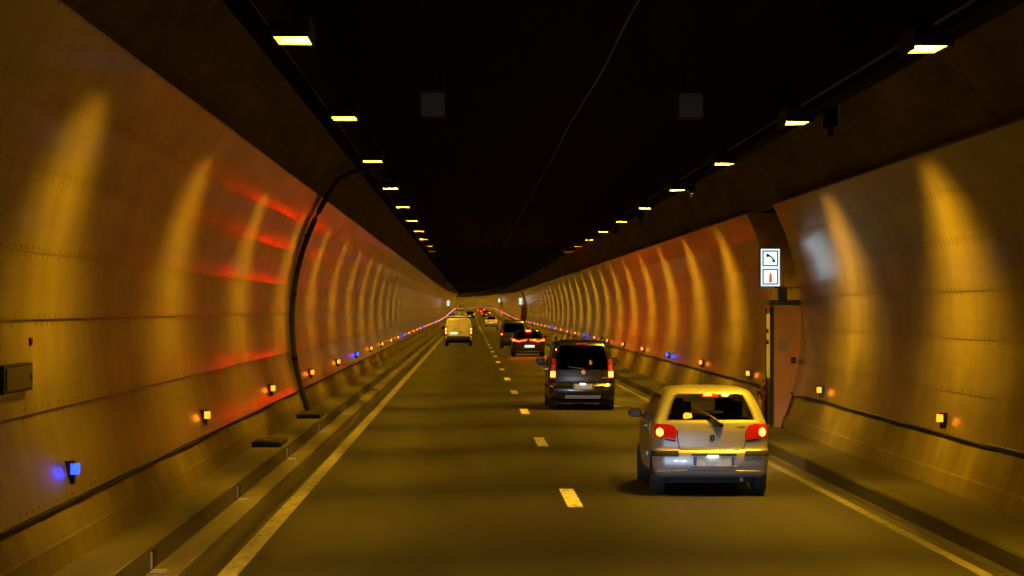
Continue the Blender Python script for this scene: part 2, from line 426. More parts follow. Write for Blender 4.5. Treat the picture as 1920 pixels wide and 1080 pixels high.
def build_wall(side, seams, label, niches):
    t = thing('tunnel_wall', label, 'wall', (0, 0, 0))
    segs, a = [], SB
    for n in niches: segs.append((a, n)); a = n + NLEN
    segs.append((a, S_END))
    pr, vv = rows_profile(side, seams[1:], [.042, .032, .026, .008, -.002, -.003] if side < 0 else [.012, .012, .010, .012, .004, -.010])
    zf, zp = seams[0], seams[1]
    top = seams[-1]
    xt = arc_x(top, side)
    for (a, b) in segs:
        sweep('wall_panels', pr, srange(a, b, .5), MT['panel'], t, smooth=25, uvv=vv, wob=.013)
        plinth = [(arc_x(zf, side) - side * .0, zf - .02), (arc_x(zf + .22, side) - side * .02, zf + .22), (arc_x(zf + .235, side) - side * .005, zf + .235),
                  (arc_x((zf + zp) / 2, side), (zf + zp) / 2), (arc_x(zp, side) + side * .012, zp + .01)]
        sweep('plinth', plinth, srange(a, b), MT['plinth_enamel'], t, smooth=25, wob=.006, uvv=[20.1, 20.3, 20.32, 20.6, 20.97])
        # the top edge of the cladding returns to the vault behind it
        sweep('coping', [(xt - side * .014, top - .03), (xt - side * .02, top + .012), (xt + side * .2, top + .018)], srange(a, b), MT['vault'], t, smooth=25)
    for n in niches:
        depth = .62
        zz = [zf - .1 + (top + .1 - zf) * k / 14 for k in range(15)]
        inner = [(arc_x(z, side), z) for z in zz]; outer = [(arc_x(z, side, RAD + depth), z) for z in zz]
        bm = bmesh.new()
        for s in (n, n + NLEN):
            A = [bm.verts.new(P(s, *p)) for p in inner]; B = [bm.verts.new(P(s, *p)) for p in outer]
            for k in range(14): bm.faces.new((A[k], A[k + 1], B[k + 1], B[k]))
            if s == n: B0 = B
        for k in range(14): bm.faces.new((B0[k], B0[k + 1], B[k + 1], B[k]))
        obj('niche', bm, MT['niche'], t, smooth=40)
    return t

LS = [.29, .82, 1.66, 2.50, 3.10, 3.80, 4.39, 5.04]
RS = [.185, .88, 1.45, 2.18, 2.83, 3.51, 4.15, 4.72]
build_wall(-1, LS, 'amber-lit glossy panelled tunnel wall curving up on the left side', [])
build_wall(1, RS, 'amber-lit glossy panelled tunnel wall with a niche on the right side', NICHES)

ceil = thing('tunnel_ceiling', 'dark sooty concrete tunnel ceiling over both lanes', 'ceiling')
ZC = 5.95
for side, zt in ((-1, LS[-1]), (1, RS[-1])):
    pr = [(arc_x(zt - .05 + (ZC - zt + .05) * k / 8, side, RAD + .11), zt - .05 + (ZC - zt + .05) * k / 8) for k in range(9)]
    sweep('vault', pr, ALL, MT['vault'], ceil, smooth=40)
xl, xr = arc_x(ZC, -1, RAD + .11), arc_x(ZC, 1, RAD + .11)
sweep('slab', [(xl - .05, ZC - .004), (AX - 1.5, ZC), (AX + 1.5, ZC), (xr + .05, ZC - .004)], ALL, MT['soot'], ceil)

# cables ---------------------------------------------------------------------
def path_cable(name, label, fx, ss, r, mat, cat='cable'):
    bm = bmesh.new(); tube(bm, [P(s, *fx(s)) for s in ss], r, n=6)
    return tag(obj(name, bm, mat, smooth=60), label, cat)
def wob_cable(side, z0):
    def f(s):
        z = z0 + .035 * noise.noise(Vector((s * .21, side * 4., 0))) + .018 * noise.noise(Vector((s * .7, side * 4., 5)))
        return (arc_x(z, side) - side * .03, z)
    return f
CS = [s for s in srange(0, 420)]
path_cable('wall_cable', 'thin dark cable running low along the left wall under the guide lamps', wob_cable(-1, .80), CS, .017, MT['rubber'])
path_cable('wall_cable', 'thin dark cable running low along the right wall under the guide lamps', wob_cable(1, .88), CS, .019, MT['rubber'])
path_cable('ceiling_cable', 'hair-thin pale wire stretched along the middle of the dark ceiling', lambda s: (1.80 + .06 * noise.noise(Vector((s * .11, 0, 0))), 5.86), [s for s in srange(18, 120)], .008, pm('bare_wire', (.25, .2, .16), .5))

def tray(side, x, label):
    t = thing('cable_tray', label, 'cable tray')
    z0 = 5.21
    sweep('tray_channel', [(x - .13, z0), (x + .13, z0), (x + .13, z0 + .10), (x - .13, z0 + .10)], srange(-30, 500), MT['matt'], t, close=True, smooth=25)
    bm = bmesh.new()
    for j in range(2):
        tube(bm, [P(s, x + side * (.145 + .03 * j), z0 + .03 + .05 * j + .03 * noise.noise(Vector((s * .4, j * 3., side)))) for s in srange(2, 260)], .018, n=5)
    obj('bundled_cable', bm, MT['rubber'], t, smooth=60)
    return t
tray(-1, -1.72, 'long dark cable tray above the left row of ceiling lamps')
tray(1, 4.60, 'long dark cable tray above the right row of ceiling lamps')

# drooping junction boxes on the right tray
for i, (s, drop, ln) in enumerate(((29.8, .33, .9), (48.5, .22, .8), (63., .20, 1.2), (73.6, .26, .8))):
    where = ['nearest the camera', 'beside the fourth lamp', 'between the fifth and sixth lamps', 'farthest of the four'][i]
    t = thing('junction_box', f'small black junction box under the right cable tray, {where}', 'junction box', P(s, 4.74, 5.2))
    obj('box', boxes((-.07, .07, -.16, .16, -drop + .1, .03)), MT['matt'], t, bevel=.01)
    obj('gland', boxes((-.03, .03, -.05, .05, -drop, -drop + .1)), MT['matt'], t)
    bm = bmesh.new()
    tube(bm, [(.02 * math.sin(k), -ln * k / 10, .02 - drop * .9 * math.sin(math.pi * k / 10)) for k in range(11)], .012, n=5)
    obj('cable_loop', bm, MT['rubber'], t, smooth=60)

# ceiling lamps --------------------------------------------------------------
def make_lamp(label, group, side):
    t = thing('ceiling_lamp', label, 'ceiling lamp', group=group)
    w, l, rim = .155, .385, .110
    bm = boxes((-w - .03, w + .03, -l - .03, l + .03, rim + .012, rim + .09),
               (-w - .03, -w, -l - .03, l + .03, .018, rim + .012), (w, w + .03, -l - .03, l + .03, .018, rim + .012),
               (-w - .03, w + .03, -l - .034, -l - .03, 0, rim + .012), (-w, w, -l - .03, -l, .06, rim + .012), (-w, w, l, l + .03, .018, rim + .012))
    xi = sorted((-side * (w + .030), -side * (w + .034))); box(bm, *xi, -l - .03, l + .03, -.03, rim + .012)      # deeper lip towards the middle of the road, added to dim the opposite wall
    obj('housing', bm, MT['housing'], t)
    bm = bmesh.new(); vs = [bm.verts.new(p) for p in ((-w, -l, rim), (-w, l, rim), (w, l, rim), (w, -l, rim))]; f = bm.faces.new(vs)
    me = bpy.data.meshes.new('lens'); bm.normal_update()
    if f.normal.z > 0: bmesh.ops.reverse_faces(bm, faces=[f])
    bm.to_mesh(me); bm.free(); link('lens', me, MT['lamp'], t)
    nf = 5  # cross fins added to narrow each lamp's spread along the tunnel
    obj('added_louvre', boxes(*[(-w, w, -l + 2 * l * (k + 1) / (nf + 1) - .003, -l + 2 * l * (k + 1) / (nf + 1) + .003, .018, rim - .003) for k in range(nf)]), MT['added_louvre'], t)
    obj('bracket', boxes((-.03, .03, -.2, .2, .19, .30)), MT['matt'], t)
    return t
for side, x, s0 in ((-1, -1.66, 21.4), (1, 4.43, 22.0)):
    nmside = 'left' if side < 0 else 'right'; proto = None
    g = f'sodium lamps in the {nmside} ceiling row'
    vis = 12 if side < 0 else 7
    for i in range(-6, 107):
        s = s0 + 8.81 * i
        if s > S_END - 6: break
        if i == -1 and side < 0: continue      # lamp left out to darken the near left wall
        if i < 0: lab = f'sodium ceiling lamp of the {nmside} row, out of view above or behind the camera'
        elif i < vis: lab = f'bright yellow ceiling lamp, {ORD[i]} from the camera in the {nmside} row' if i else f'largest bright yellow ceiling lamp, nearest the camera in the {nmside} row'
        else: lab = f'far sodium ceiling lamp seen edge-on deep in the {nmside} row'
        loc = P(s, x, 5.10)
        if proto is None:
            proto = make_lamp(lab, g, side); proto.location = loc
        else:
            c = dup(proto, loc, heading(s), lab); c['group'] = g

# guide lamps -----------------------------------------------------------------
def make_guide(side, color):
    t = thing('guide_lamp', '', 'guide lamp')
    # local frame: -y towards the camera, wall on +side x
    bm = boxes((-.05, .05, -.015, .035, -.14, .075)); obj('bracket', bm, MT['black'], t, bevel=.008)
    obj('foot', boxes((-.02 + side * .05, .02 + side * .05, -.01, .03, -.26, -.13)), MT['black'], t)
    lx = -side * .052
    bm = boxes((lx - .038, lx + .038, -.04, .03, -.05, .05))
    obj('lens', bm, MT[color], t, bevel=.012)
    return t
for side, s0, blue0 in ((-1, 21.5, 0), (1, 31.2, 4)):
    nmside = 'left' if side < 0 else 'right'
    protos = {c: None for c in ('amber', 'blue')}
    cnt = {'amber': 0, 'blue': 0}
    for i in range(-1, 84):
        s = s0 + 10.8 * i
        if s > S_END - 10 or s < 15: continue
        if side > 0 and any(n - .3 < s < n + NLEN + .3 for n in NICHES): s += 2.
        c = 'blue' if (i - blue0) % 5 == 0 else 'amber'
        k = cnt[c]; cnt[c] += 1
        lim = 16 if c == 'amber' else 5
        if k == 0: lab = f'{c} guide lamp low on the {nmside} wall, nearest {c} one to the camera'
        elif k < lim: lab = f'{c} guide lamp low on the {nmside} wall, {ORD[k]} {c} one from the camera'
        else: lab = f'tiny far {c} guide lamp in the dotted line low on the {nmside} wall'
        z = 1.09
        loc = P(s, arc_x(z, side) - side * .075, z)
        if protos[c] is None:
            o = make_guide(side, c); o.location = loc; o['label'] = lab; o['group'] = f'{c} guide lamps on the {nmside} wall'; protos[c] = o
        else: dup(protos[c], loc, heading(s), lab)

# kerb inlets on the left ------------------------------------------------------
kp = None
for i in range(0, 26):
    s = 22.3 + 8.2 * i
    lab = (f'pale kerb marker plate beside a dark slot in the left kerb, {ORD[i]} from the camera' if i < 8 else 'tiny far pale marker plate along the left kerb ledge')
    if kp is None:
        kp = thing('kerb_marker', lab, 'kerb marker', P(s, -3.08, .06), group='marker plates along the left kerb')
        obj('slot', boxes((-.002, .012, -.15, .15, .03, .19)), MT['slot'], kp, bevel=.004)
        obj('reflector', boxes((-.003, .014, -.215, -.175, .02, .18)), MT['reflector'], kp, bevel=.004)
        obj('plate', boxes((.02, .15, -.34, -.12, -.004, .012)), MT['reflector'], kp, bevel=.004)
    else: dup(kp, P(s, -3.08, .06), heading(s), lab)

# concrete blocks on the left pavement
for s, lab in ((38.4, 'low dark concrete slab on the left pavement, nearer than the black pipe'), (48.2, 'low dark concrete slab on the left pavement at the foot of the black pipe')):
    t = thing('concrete_slab', lab, 'slab', P(s, -3.36, .302))
    obj('block', boxes((-.27, .25, -.7, .7, 0, .085)), MT['walk_dark'], t, bevel=.012)
    obj('lid', boxes((-.20, .18, -.5, .5, .085, .10)), MT['walk_dark'], t, bevel=.005)

# arched black pipe --------------------------------------------------------------
bm = bmesh.new()
pts = []
for k in range(30):
    z = .36 + (5.42 - .36) * k / 29
    x = arc_x(z, -1) + .08
    pts.append(P(50.1, x, z))
pts += [P(50.1, -2.55, 5.60), P(50.1, -2.2, 5.66), P(50.1, -1.9, 5.66), P(50.1, -1.74, 5.55), P(50.1, -1.70, 5.38)]
tube(bm, pts, .06, n=10)
t = thing('drain_pipe', 'black pipe arching up the left wall from pavement to ceiling lamp', 'pipe', P(50.1, -3.5, .3))
inv = Matrix.Translation(-t.location)
bm.transform(inv); obj('pipe', bm, MT['rubber'], t, smooth=60)
for z in (1.5, 2.9, 4.2):
    p = P(50.1, arc_x(z, -1) + .05, z) - t.location
    obj('clamp', boxes((p.x - .06, p.x + .09, -.085, .085, p.z - .03, p.z + .03)), MT['matt'], t, bevel=.006)

# cabinet and reflector on the left wall
t = thing('wall_box', 'flat dark grey box on the left wall at the edge of the picture', 'box', P(19.6, arc_x(2.0, -1) + .05, 2.0))
obj('casing', boxes((-.05, .05, -.62, .62, -.12, .12)), MT['grey'], t, bevel=.012)
obj('lid', boxes((.05, .06, -.55, .55, -.095, .095)), pm('worn_grey', (.06, .055, .05), .45, var=.4, vscale=9), t)
obj('catch', boxes((.06, .075, .48, .53, -.03, .03)), MT['trim'], t)
for s, z, lab in ((20.6, 2.30, 'tiny red reflector on the left wall just above the dark grey box'), (47.6, 2.02, 'tiny red reflector on the left wall just before the black pipe')):
    t = thing('wall_reflector', lab, 'reflector', P(s, arc_x(z, -1) + .01, z))
    obj('plate', boxes((0, .02, -.06, .06, -.035, .035)), MT['black'], t)
    obj('lens', boxes((.02, .03, -.05, .05, -.026, .026)), pm('red_reflector', (.45, .06, .015), .3), t)

# unlit lane signals, their faces given a faint glow
for x, lab in ((-.51, 'dim bluish unlit lane signal box hanging above the left lane'), (3.12, 'dim grey unlit lane signal box hanging above the right lane')):
    t = thing('lane_signal', lab, 'lane signal', P(32, x, 5.46))
    obj('casing', boxes((-.19, .19, 0, .14, -.19, .19)), MT['grey'], t, bevel=.012)
    obj('face', boxes((-.165, .165, -.008, 0, -.165, .165)), MT['signalglow'], t)
    obj('hood', boxes((-.2, .2, -.12, 0, .19, .2), (-.2, -.19, -.1, 0, -.1, .19), (.19, .2, -.1, 0, -.1, .19)), MT['grey'], t)
    [obj('hanger', boxes((hx, hx + .03, .04, .07, .2, .48)), MT['matt'], t) for hx in (-.12, .09)]

# ------------------------------------------------------------------ emergency booths and signs
def plate_poly(pts, y0, y1):
    bm = bmesh.new()
    a = [bm.verts.new((x, y0, z)) for x, z in pts]; b = [bm.verts.new((x, y1, z)) for x, z in pts]
    bm.faces.new(a[::-1]); bm.faces.new(b)
    for i in range(len(pts)):
        j = (i + 1) % len(pts); bm.faces.new((a[i], a[j], b[j], b[i]))
    return bm

def make_sign(label):
    t = thing('emergency_sign', label, 'sign', group='lit emergency signs')
    w, h = .19, .375
    obj('casing', boxes((-w - .018, w + .018, .0, .13, -h - .018, h + .018)), MT['black'], t, bevel=.012)
    obj('panel', boxes((-w, w, -.006, .0, -h, h)), MT['signwhite'], t)
    for c in (.185, -.185):
        o, i_ = .160, .134
        fr = boxes((-o, o, -.010, -.006, c + i_, c + o), (-o, o, -.010, -.006, c - o, c - i_), (-o, -i_, -.010, -.006, c - i_, c + i_), (i_, o, -.010, -.006, c - i_, c + i_))
        obj('border', fr, MT['signblue'], t)
    # telephone handset
    bm = bmesh.new()
    arc = [(-.08 + .15 * math.sin(k * math.pi / 24), .11 + .135 * math.cos(k * math.pi / 24)) for k in range(13)]
    tube(bm, [(x, -.012, z) for x, z in arc], [.030, .034, .028, .017, .014, .013, .013, .013, .014, .017, .027, .032, .028], n=8)
    bmesh.ops.scale(bm, vec=(1, .3, 1), verts=bm.verts, space=Matrix.Translation((0, .010, 0)))
    obj('handset', bm, MT['signblack'], t, smooth=60)
    # extinguisher
    bm = plate_poly([(-.030, -.30), (.036, -.30), (.030, -.16), (.018, -.125), (.022, -.10), (-.012, -.10), (-.010, -.125), (-.024, -.16)], -.011, -.0065)
    obj('extinguisher', bm, MT['signred'], t)
    obj('arm', boxes((.10, .75, .05, .08, -h - .045, -h - .02), (.26, .275, .055, .07, -h - .02, -.10), (.26, .6, .055, .07, -.10, -.085)), MT['black'], t)
    return t

def make_booth(label):
    """origin at pavement, on the road-side near corner; wall on +x"""
    t = thing('emergency_booth', label, 'booth', group='orange emergency booths')
    obj('shell', boxes((0, .95, 0, .85, 0, 2.47)), MT['orange'], t, bevel=.012)
    obj('canopy', boxes((-.09, .95, -.05, .9, 2.475, 2.58)), MT['black'], t, bevel=.01)
    fd = obj('front_door', boxes((-.045, -.001, .06, .80, .05, 2.38)), MT['black'], t, bevel=.006)
    obj('pane', boxes((-.058, -.046, .10, .76, 1.0, 2.3)), MT['pale'], fd)  # pale tone paints the reflection in the glass
    obj('frame', boxes((-.075, -.046, .02, .085, .03, 2.42), (-.075, -.046, .775, .84, .03, 2.42)), MT['grey'], fd)
    pl = obj('notice', boxes((.08, .27, -.008, -.001, 1.55, 1.80)), MT['plaque'], t)
    obj('text_band', boxes((.10, .25, -.0105, -.008, 1.70, 1.712), (.10, .25, -.0105, -.008, 1.745, 1.757), (.10, .22, -.0105, -.008, 1.64, 1.652), (.10, .25, -.0105, -.008, 1.60, 1.608)), MT['orange'], pl)
    hb = obj('handle', boxes((.34, .44, -.012, -.001, 1.30, 1.42)), MT['grey'], t, bevel=.004)
    bm = bmesh.new(); tube(bm, [(.36, -.012, 1.36), (.36, -.05, 1.36), (.48, -.05, 1.35)], .012, n=6); obj('lever', bm, MT['trim'], hb, smooth=50)
    obj('lamp_box', boxes((.12, .28, .1, .4, 2.58, 2.85)), MT['black'], t, bevel=.01)
    for z in (1.72, 1.95):
        bm = bmesh.new(); lathe(bm, [(-.10, .03), (-.09, .045), (-.06, .045), (-.046, .03)], 'x', 14, (0, .45, z)); obj('knob', bm, MT['black'], t, smooth=50)
    return t
def make_valve(label):
    t = thing('hose_valve', label, 'hydrant', group='red hose valves')
    bm = bmesh.new(); lathe(bm, [(0, .06), (.02, .06), (.03, .04), (.55, .04), (.56, .065), (.78, .07), (.84, .05), (.86, .02)], 'z', 16); obj('body', bm, MT['redsteel'], t, smooth=40)
    bm = bmesh.new(); lathe(bm, [(-.17, .055), (-.16, .075), (-.11, .075), (-.10, .05), (.0, .045)], 'y', 18, (0, 0, .70)); obj('outlet', bm, MT['redsteel'], t, smooth=40)
    bm = bmesh.new()
    tube(bm, [(.055 * math.cos(2 * math.pi * k / 16) - .0, -.18, .90 + .055 * math.sin(2 * math.pi * k / 16)) for k in range(13)], .011, n=6); obj('ring_handle', bm, MT['chrome'], t, smooth=50)
    bm = bmesh.new(); tube(bm, [(-.02, 0, .7), (-.11, -.02, .72), (-.14, -.03, .60)], [.05, .05, .035], n=10); obj('spout', bm, MT['redsteel'], t, smooth=50)
    return t

s1 = make_sign('largest lit white and blue telephone and extinguisher sign above the near orange booth'); s1.location = P(45.75, 6.06, 3.42)
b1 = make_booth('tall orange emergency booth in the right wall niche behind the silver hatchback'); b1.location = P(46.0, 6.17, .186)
v1 = make_valve('dark red hose valve with a pale ring standing in front of the near booth'); v1.location = P(46.35, 6.0, .186)
dup(s1, P(266.7, 6.00, 3.42), heading(266), 'small lit white sign on the right wall above the far orange booth')
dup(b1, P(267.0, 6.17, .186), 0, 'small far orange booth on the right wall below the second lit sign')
dup(s1, P(456.7, 6.0, 3.42), heading(456), 'tiny lit white sign on the right wall, left of the second one')
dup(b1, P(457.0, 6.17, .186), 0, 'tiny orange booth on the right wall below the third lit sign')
dup(s1, P(790, 3.6, 3.3), heading(790), 'farthest lit white sign, a dot on the bend at the tunnel end')
s5 = dup(s1, P(318, -2.95, 3.25), 0, 'small lit white sign on the left wall beyond the white van'); s5.scale = (-1, 1, 1)

# ------------------------------------------------------------------ vehicles
def pchip(xs, ys, x):
    n = len(xs)
    if x <= xs[0]: return ys[0]
    if x >= xs[-1]: return ys[-1]
    i = max(k for k in range(n - 1) if xs[k] <= x)
    h = [xs[k + 1] - xs[k] for k in range(n - 1)]; dl = [(ys[k + 1] - ys[k]) / h[k] for k in range(n - 1)]
    def m(k):
        if k == 0: return dl[0]
        if k == n - 1: return dl[-1]
        if dl[k - 1] * dl[k] <= 0: return 0.
        w1, w2 = 2 * h[k] + h[k - 1], h[k] + 2 * h[k - 1]
        return (w1 + w2) / (w1 / dl[k - 1] + w2 / dl[k])
    t = (x - xs[i]) / h[i]; a, b = m(i), m(i + 1)
    return ys[i] * (1 + 2 * t) * (1 - t) ** 2 + h[i] * a * t * (1 - t) ** 2 + ys[i + 1] * t * t * (3 - 2 * t) + h[i] * b * t * t * (t - 1)

def loft(levels, bow=.05, sub=4, rr=.16, rf=.3, taper=(.02, .10), inset=0., zlim=None, yfmax=None):
    """body from horizontal slices: level = (z, half width, y rear, y front)"""
    zs_, ws, yr, yf = zip(*levels)
    zz = []
    for a, b in zip(zs_, zs_[1:]): zz += [a + (b - a) * k / sub for k in range(sub)]
    zz.append(zs_[-1])
    if zlim: zz = [zlim[0]] + [z for z in zz if zlim[0] + .01 < z < zlim[1] - .01] + [zlim[1]]
    L_ = max(yf); ym = L_ * .45
    bm = bmesh.new(); rings = []
    for z in zz:
        w = pchip(zs_, ws, z) - inset; r0 = pchip(zs_, yr, z) + inset; f0 = pchip(zs_, yf, z) - inset
        if yfmax: f0 = min(f0, yfmax)
        a = min(rr, w * .6); c = min(rf, w * .6, (f0 - r0) * .3)
        half = []
        for k in range(8): x = (w - a) * k / 8; half.append((x, r0 + bow * (x / w) ** 2))
        y0 = r0 + bow * ((w - a) / w) ** 2
        for k in range(7): t = math.pi / 2 * k / 6; half.append((w - a + a * math.sin(t), y0 + a - a * math.cos(t)))
        y1 = f0 - bow * 1.5 * ((w - c) / w) ** 2
        for k in range(1, 12): half.append((w, y0 + a + (y1 - c - y0 - a) * k / 12))
        for k in range(7): t = math.pi / 2 * k / 6; half.append((w - c + c * math.cos(t), y1 - c + c * math.sin(t)))
        for k in range(1, 7): x = (w - c) * (1 - k / 6); half.append((x, f0 - bow * 1.5 * (x / w) ** 2))
        def tp(x, y):
            q = (y - ym) / (L_ - ym) if y > ym else (y - ym) / ym
            return x * (1 - (taper[1] if y > ym else taper[0]) * q * q)
        ring = [bm.verts.new((tp(x, y), y, z)) for x, y in half] + [bm.verts.new((-tp(x, y), y, z)) for x, y in half[-2:0:-1]]
        rings.append(ring)
    n = len(rings[0])
    for a, b in zip(rings, rings[1:]):
        for k in range(n): bm.faces.new((a[k], a[(k + 1) % n], b[(k + 1) % n], b[k]))
    bm.faces.new(rings[0][::-1]); bm.faces.new(rings[-1])
    bmesh.ops.recalc_face_normals(bm, faces=bm.faces[:])
    return bm

class Car:
    def __init__(s, name, label, cat, levels, paint, s_pos, x, wheel_r=.29, wheel_y=(.62, 2.99), track=.70, bow=.05, rr=.16, rf=.3, taper=(.02, .1), scale=1.):
        s.t = thing(name, label, cat, P(s_pos, x, .013), heading(s_pos)); s.levels = levels; s.paint = paint
        s.kw = dict(bow=bow, rr=rr, rf=rf, taper=taper); s.bm = loft(levels, **s.kw); s.bvh = BVHTree.FromBMesh(s.bm)
        s.wr, s.wy, s.tr = wheel_r, wheel_y, track; s.cut = []; s.H = levels[-1][0]
    def body(s, cavity=None, arches=True):
        """cavity = (z0, z1, y_cowl); window cutters gathered in s.cut"""
        me = bpy.data.meshes.new('body'); s.bm.to_mesh(me)
        o = bpy.data.objects.new('body', me); COL.objects.link(o); tmp = []
        def cutter(bm):
            bmesh.ops.recalc_face_normals(bm, faces=bm.faces[:])
            m = bpy.data.meshes.new('tmp'); bm.to_mesh(m); bm.free(); c = bpy.data.objects.new('tmp', m); COL.objects.link(c); tmp.append(c)
            md = o.modifiers.new('b', 'BOOLEAN'); md.operation = 'DIFFERENCE'; md.object = c; md.solver = 'EXACT'
        if cavity: cutter(loft(s.levels, inset=.075, zlim=cavity[:2], yfmax=cavity[2], **s.kw))
        if arches:
            for y in s.wy:
                for sd in (-1, 1):
                    b = bmesh.new(); w = s.levels[3][1]; a = sorted((sd * (w - .27), sd * (w + .25)))
                    lathe(b, [(a[0], s.wr + .06), (a[1], s.wr + .06)], 'x', 28, (0, y, s.wr + .01)); cutter(b)
        for c in s.cut: cutter(c)
        if tmp:
            dg = bpy.context.evaluated_depsgraph_get(); ev = o.evaluated_get(dg)
            me2 = bpy.data.meshes.new_from_object(ev); o.modifiers.clear(); o.data = me2; me = me2
            for c in tmp: bpy.data.objects.remove(c)
        for p in me.polygons: p.use_smooth = True
        me.set_sharp_from_angle(angle=R(33)); me.materials.clear(); me.materials.append(s.paint); o.parent = s.t
        s.bo = o
        return o
    def hole(s, axis, poly, d0, d1):
        bm = bmesh.new()
        mk = (lambda p, d: (p[0], d, p[1])) if axis == 'y' else (lambda p, d: (d, p[0], p[1]))
        a = [bm.verts.new(mk(p, d0)) for p in poly]; b = [bm.verts.new(mk(p, d1)) for p in poly]
        bm.faces.new(a[::-1]); bm.faces.new(b)
        for i in range(len(poly)): j = (i + 1) % len(poly); bm.faces.new((a[i], a[j], b[j], b[i]))
        s.cut.append(bm)
    def hit(s, axis, a, b):
        if axis == 'rear': o, d = Vector((a, -2, b)), Vector((0, 1, 0))
        elif axis == 'front': o, d = Vector((a, 9, b)), Vector((0, -1, 0))
        elif axis == 'left': o, d = Vector((-3, a, b)), Vector((1, 0, 0))
        elif axis == 'right': o, d = Vector((3, a, b)), Vector((-1, 0, 0))
        else: o, d = Vector((a, b, 5)), Vector((0, 0, -1))
        h = s.bvh.ray_cast(o, d)
        if h[0] is None:
            h = s.bvh.find_nearest(o + d * 2.2)
        n = h[1]
        if n.dot(d) > 0: n = -n
        return h[0], n
    def on(s, name, axis, poly, mat, out=.006, inn=-.004, parent=None, n=10, m=12, label=None):
        """piece laid on the body: outline in the view along axis, real thickness"""
        zs_ = [p[1] for p in poly]; z0, z1 = min(zs_) + 1e-4, max(zs_) - 1e-4
        bm = bmesh.new(); F, B = [], []
        for i in range(n + 1):
            z = z0 + (z1 - z0) * i / n; xs = []
            for (xa, za), (xb, zb) in zip(poly, poly[1:] + poly[:1]):
                if (za - z) * (zb - z) <= 0 and za != zb: xs.append(xa + (xb - xa) * (z - za) / (zb - za))
            xa, xb = min(xs), max(xs); fr, br = [], []
            for k in range(m + 1):
                x = xa + (xb - xa) * k / m; p, nn = s.hit(axis, x, z)
                fr.append(bm.verts.new(p + nn * out)); br.append(bm.verts.new(p + nn * inn))
            F.append(fr); B.append(br)
        for G in (F, B):
            for i in range(n):
                for k in range(m): bm.faces.new((G[i][k], G[i][k + 1], G[i + 1][k + 1], G[i + 1][k]))
        for i in range(n):
            for k in (0, m): bm.faces.new((F[i][k], F[i + 1][k], B[i + 1][k], B[i][k]))
        for k in range(m):
            for i in (0, n): bm.faces.new((F[i][k], F[i][k + 1], B[i][k + 1], B[i][k]))
        o = obj(name, bm, mat, parent or s.t, smooth=40)
        if label: o['label'] = label
        return o
    def line(s, name, axis, pts, mat, r=.006, parent=None):
        P3 = []
        for (a, b), (c, d_) in zip(pts, pts[1:]):
            for k in range(8): P3.append(s.hit(axis, a + (c - a) * k / 8, b + (d_ - b) * k / 8)[0])
        P3.append(s.hit(axis, *pts[-1])[0])
        bm = bmesh.new(); tube(bm, P3, r, n=5); return obj(name, bm, mat, parent or s.bo, smooth=60)
    def wheels(s, tw=.185):
        proto = None
        for y in s.wy:
            for sd in (-1, 1):
                if proto is None:
                    bm = bmesh.new(); r = s.wr; h = tw / 2
                    lathe(bm, [(-h + .01, r * .62), (-h, r * .72), (-h, r * .9), (-h + .025, r * .985), (-h * .5, r), (h * .5, r), (h - .025, r * .985), (h, r * .9), (h, r * .72), (h - .01, r * .62)], 'x', 32)
                    w = obj('wheel', bm, MT['tyre'], s.t, smooth=40)
                    bm = bmesh.new(); lathe(bm, [(-.03, r * .64), (h - .02, r * .66), (h - .02, r * .60), (h - .045, r * .57), (h - .05, r * .2), (h - .02, r * .16), (h - .02, r * .02)], 'x', 28)
                    for k in range(5):
                        a = 2 * math.pi * k / 5; q = bmesh.new(); box(q, h - .05, h - .018, -.03, .03, r * .14, r * .6)
                        q.transform(Matrix.Rotation(a, 4, 'X')); me = bpy.data.meshes.new('q'); q.to_mesh(me); q.free(); bm.from_mesh(me); bpy.data.meshes.remove(me)
                    rim = obj('rim', bm, MT['rim'], w, smooth=35)
                    proto = (w, rim)
                else:
                    w = proto[0].copy(); COL.objects.link(w); rim = proto[1].copy(); COL.objects.link(rim); w.parent = s.t; rim.parent = w
                w.location = (sd * (s.tr), y, s.wr - .012)
                w.rotation_euler = (0, 0, math.pi if sd < 0 else 0)
    def under(s, z0=.15, z1=.34):
        y1 = max(l[3] for l in s.levels) - .25; w = s.levels[1][1] - .12
        obj('underbody', boxes((-w, w, .45, y1, z0, z1)), MT['slot'], s.t, bevel=.03)
    def headlights(s, z, x, power=260, h=.14, yaw=-2):
        yf = max(l[3] for l in s.levels)
        for sg in (-1, 1):
            hl = s.on('headlight', 'front', [(sg * (x - .13), z - h / 2), (sg * (x + .12), z - h / 2), (sg * (x + .14), z + h / 2), (sg * (x - .1), z + h / 2)], MT['headlens'], out=.012, inn=-.01, n=4, m=5)
            l = bpy.data.lights.new('low_beam', 'SPOT'); l.energy = power; l.color = (1, .64, .24); l.spot_size = R(60); l.spot_blend = .75; l.shadow_soft_size = .05
            o = bpy.data.objects.new('low_beam', l); COL.objects.link(o); o.parent = s.t; o.location = (sg * x, yf + .06, z); o.rotation_euler = (R(90 - 13), 0, R(yaw))
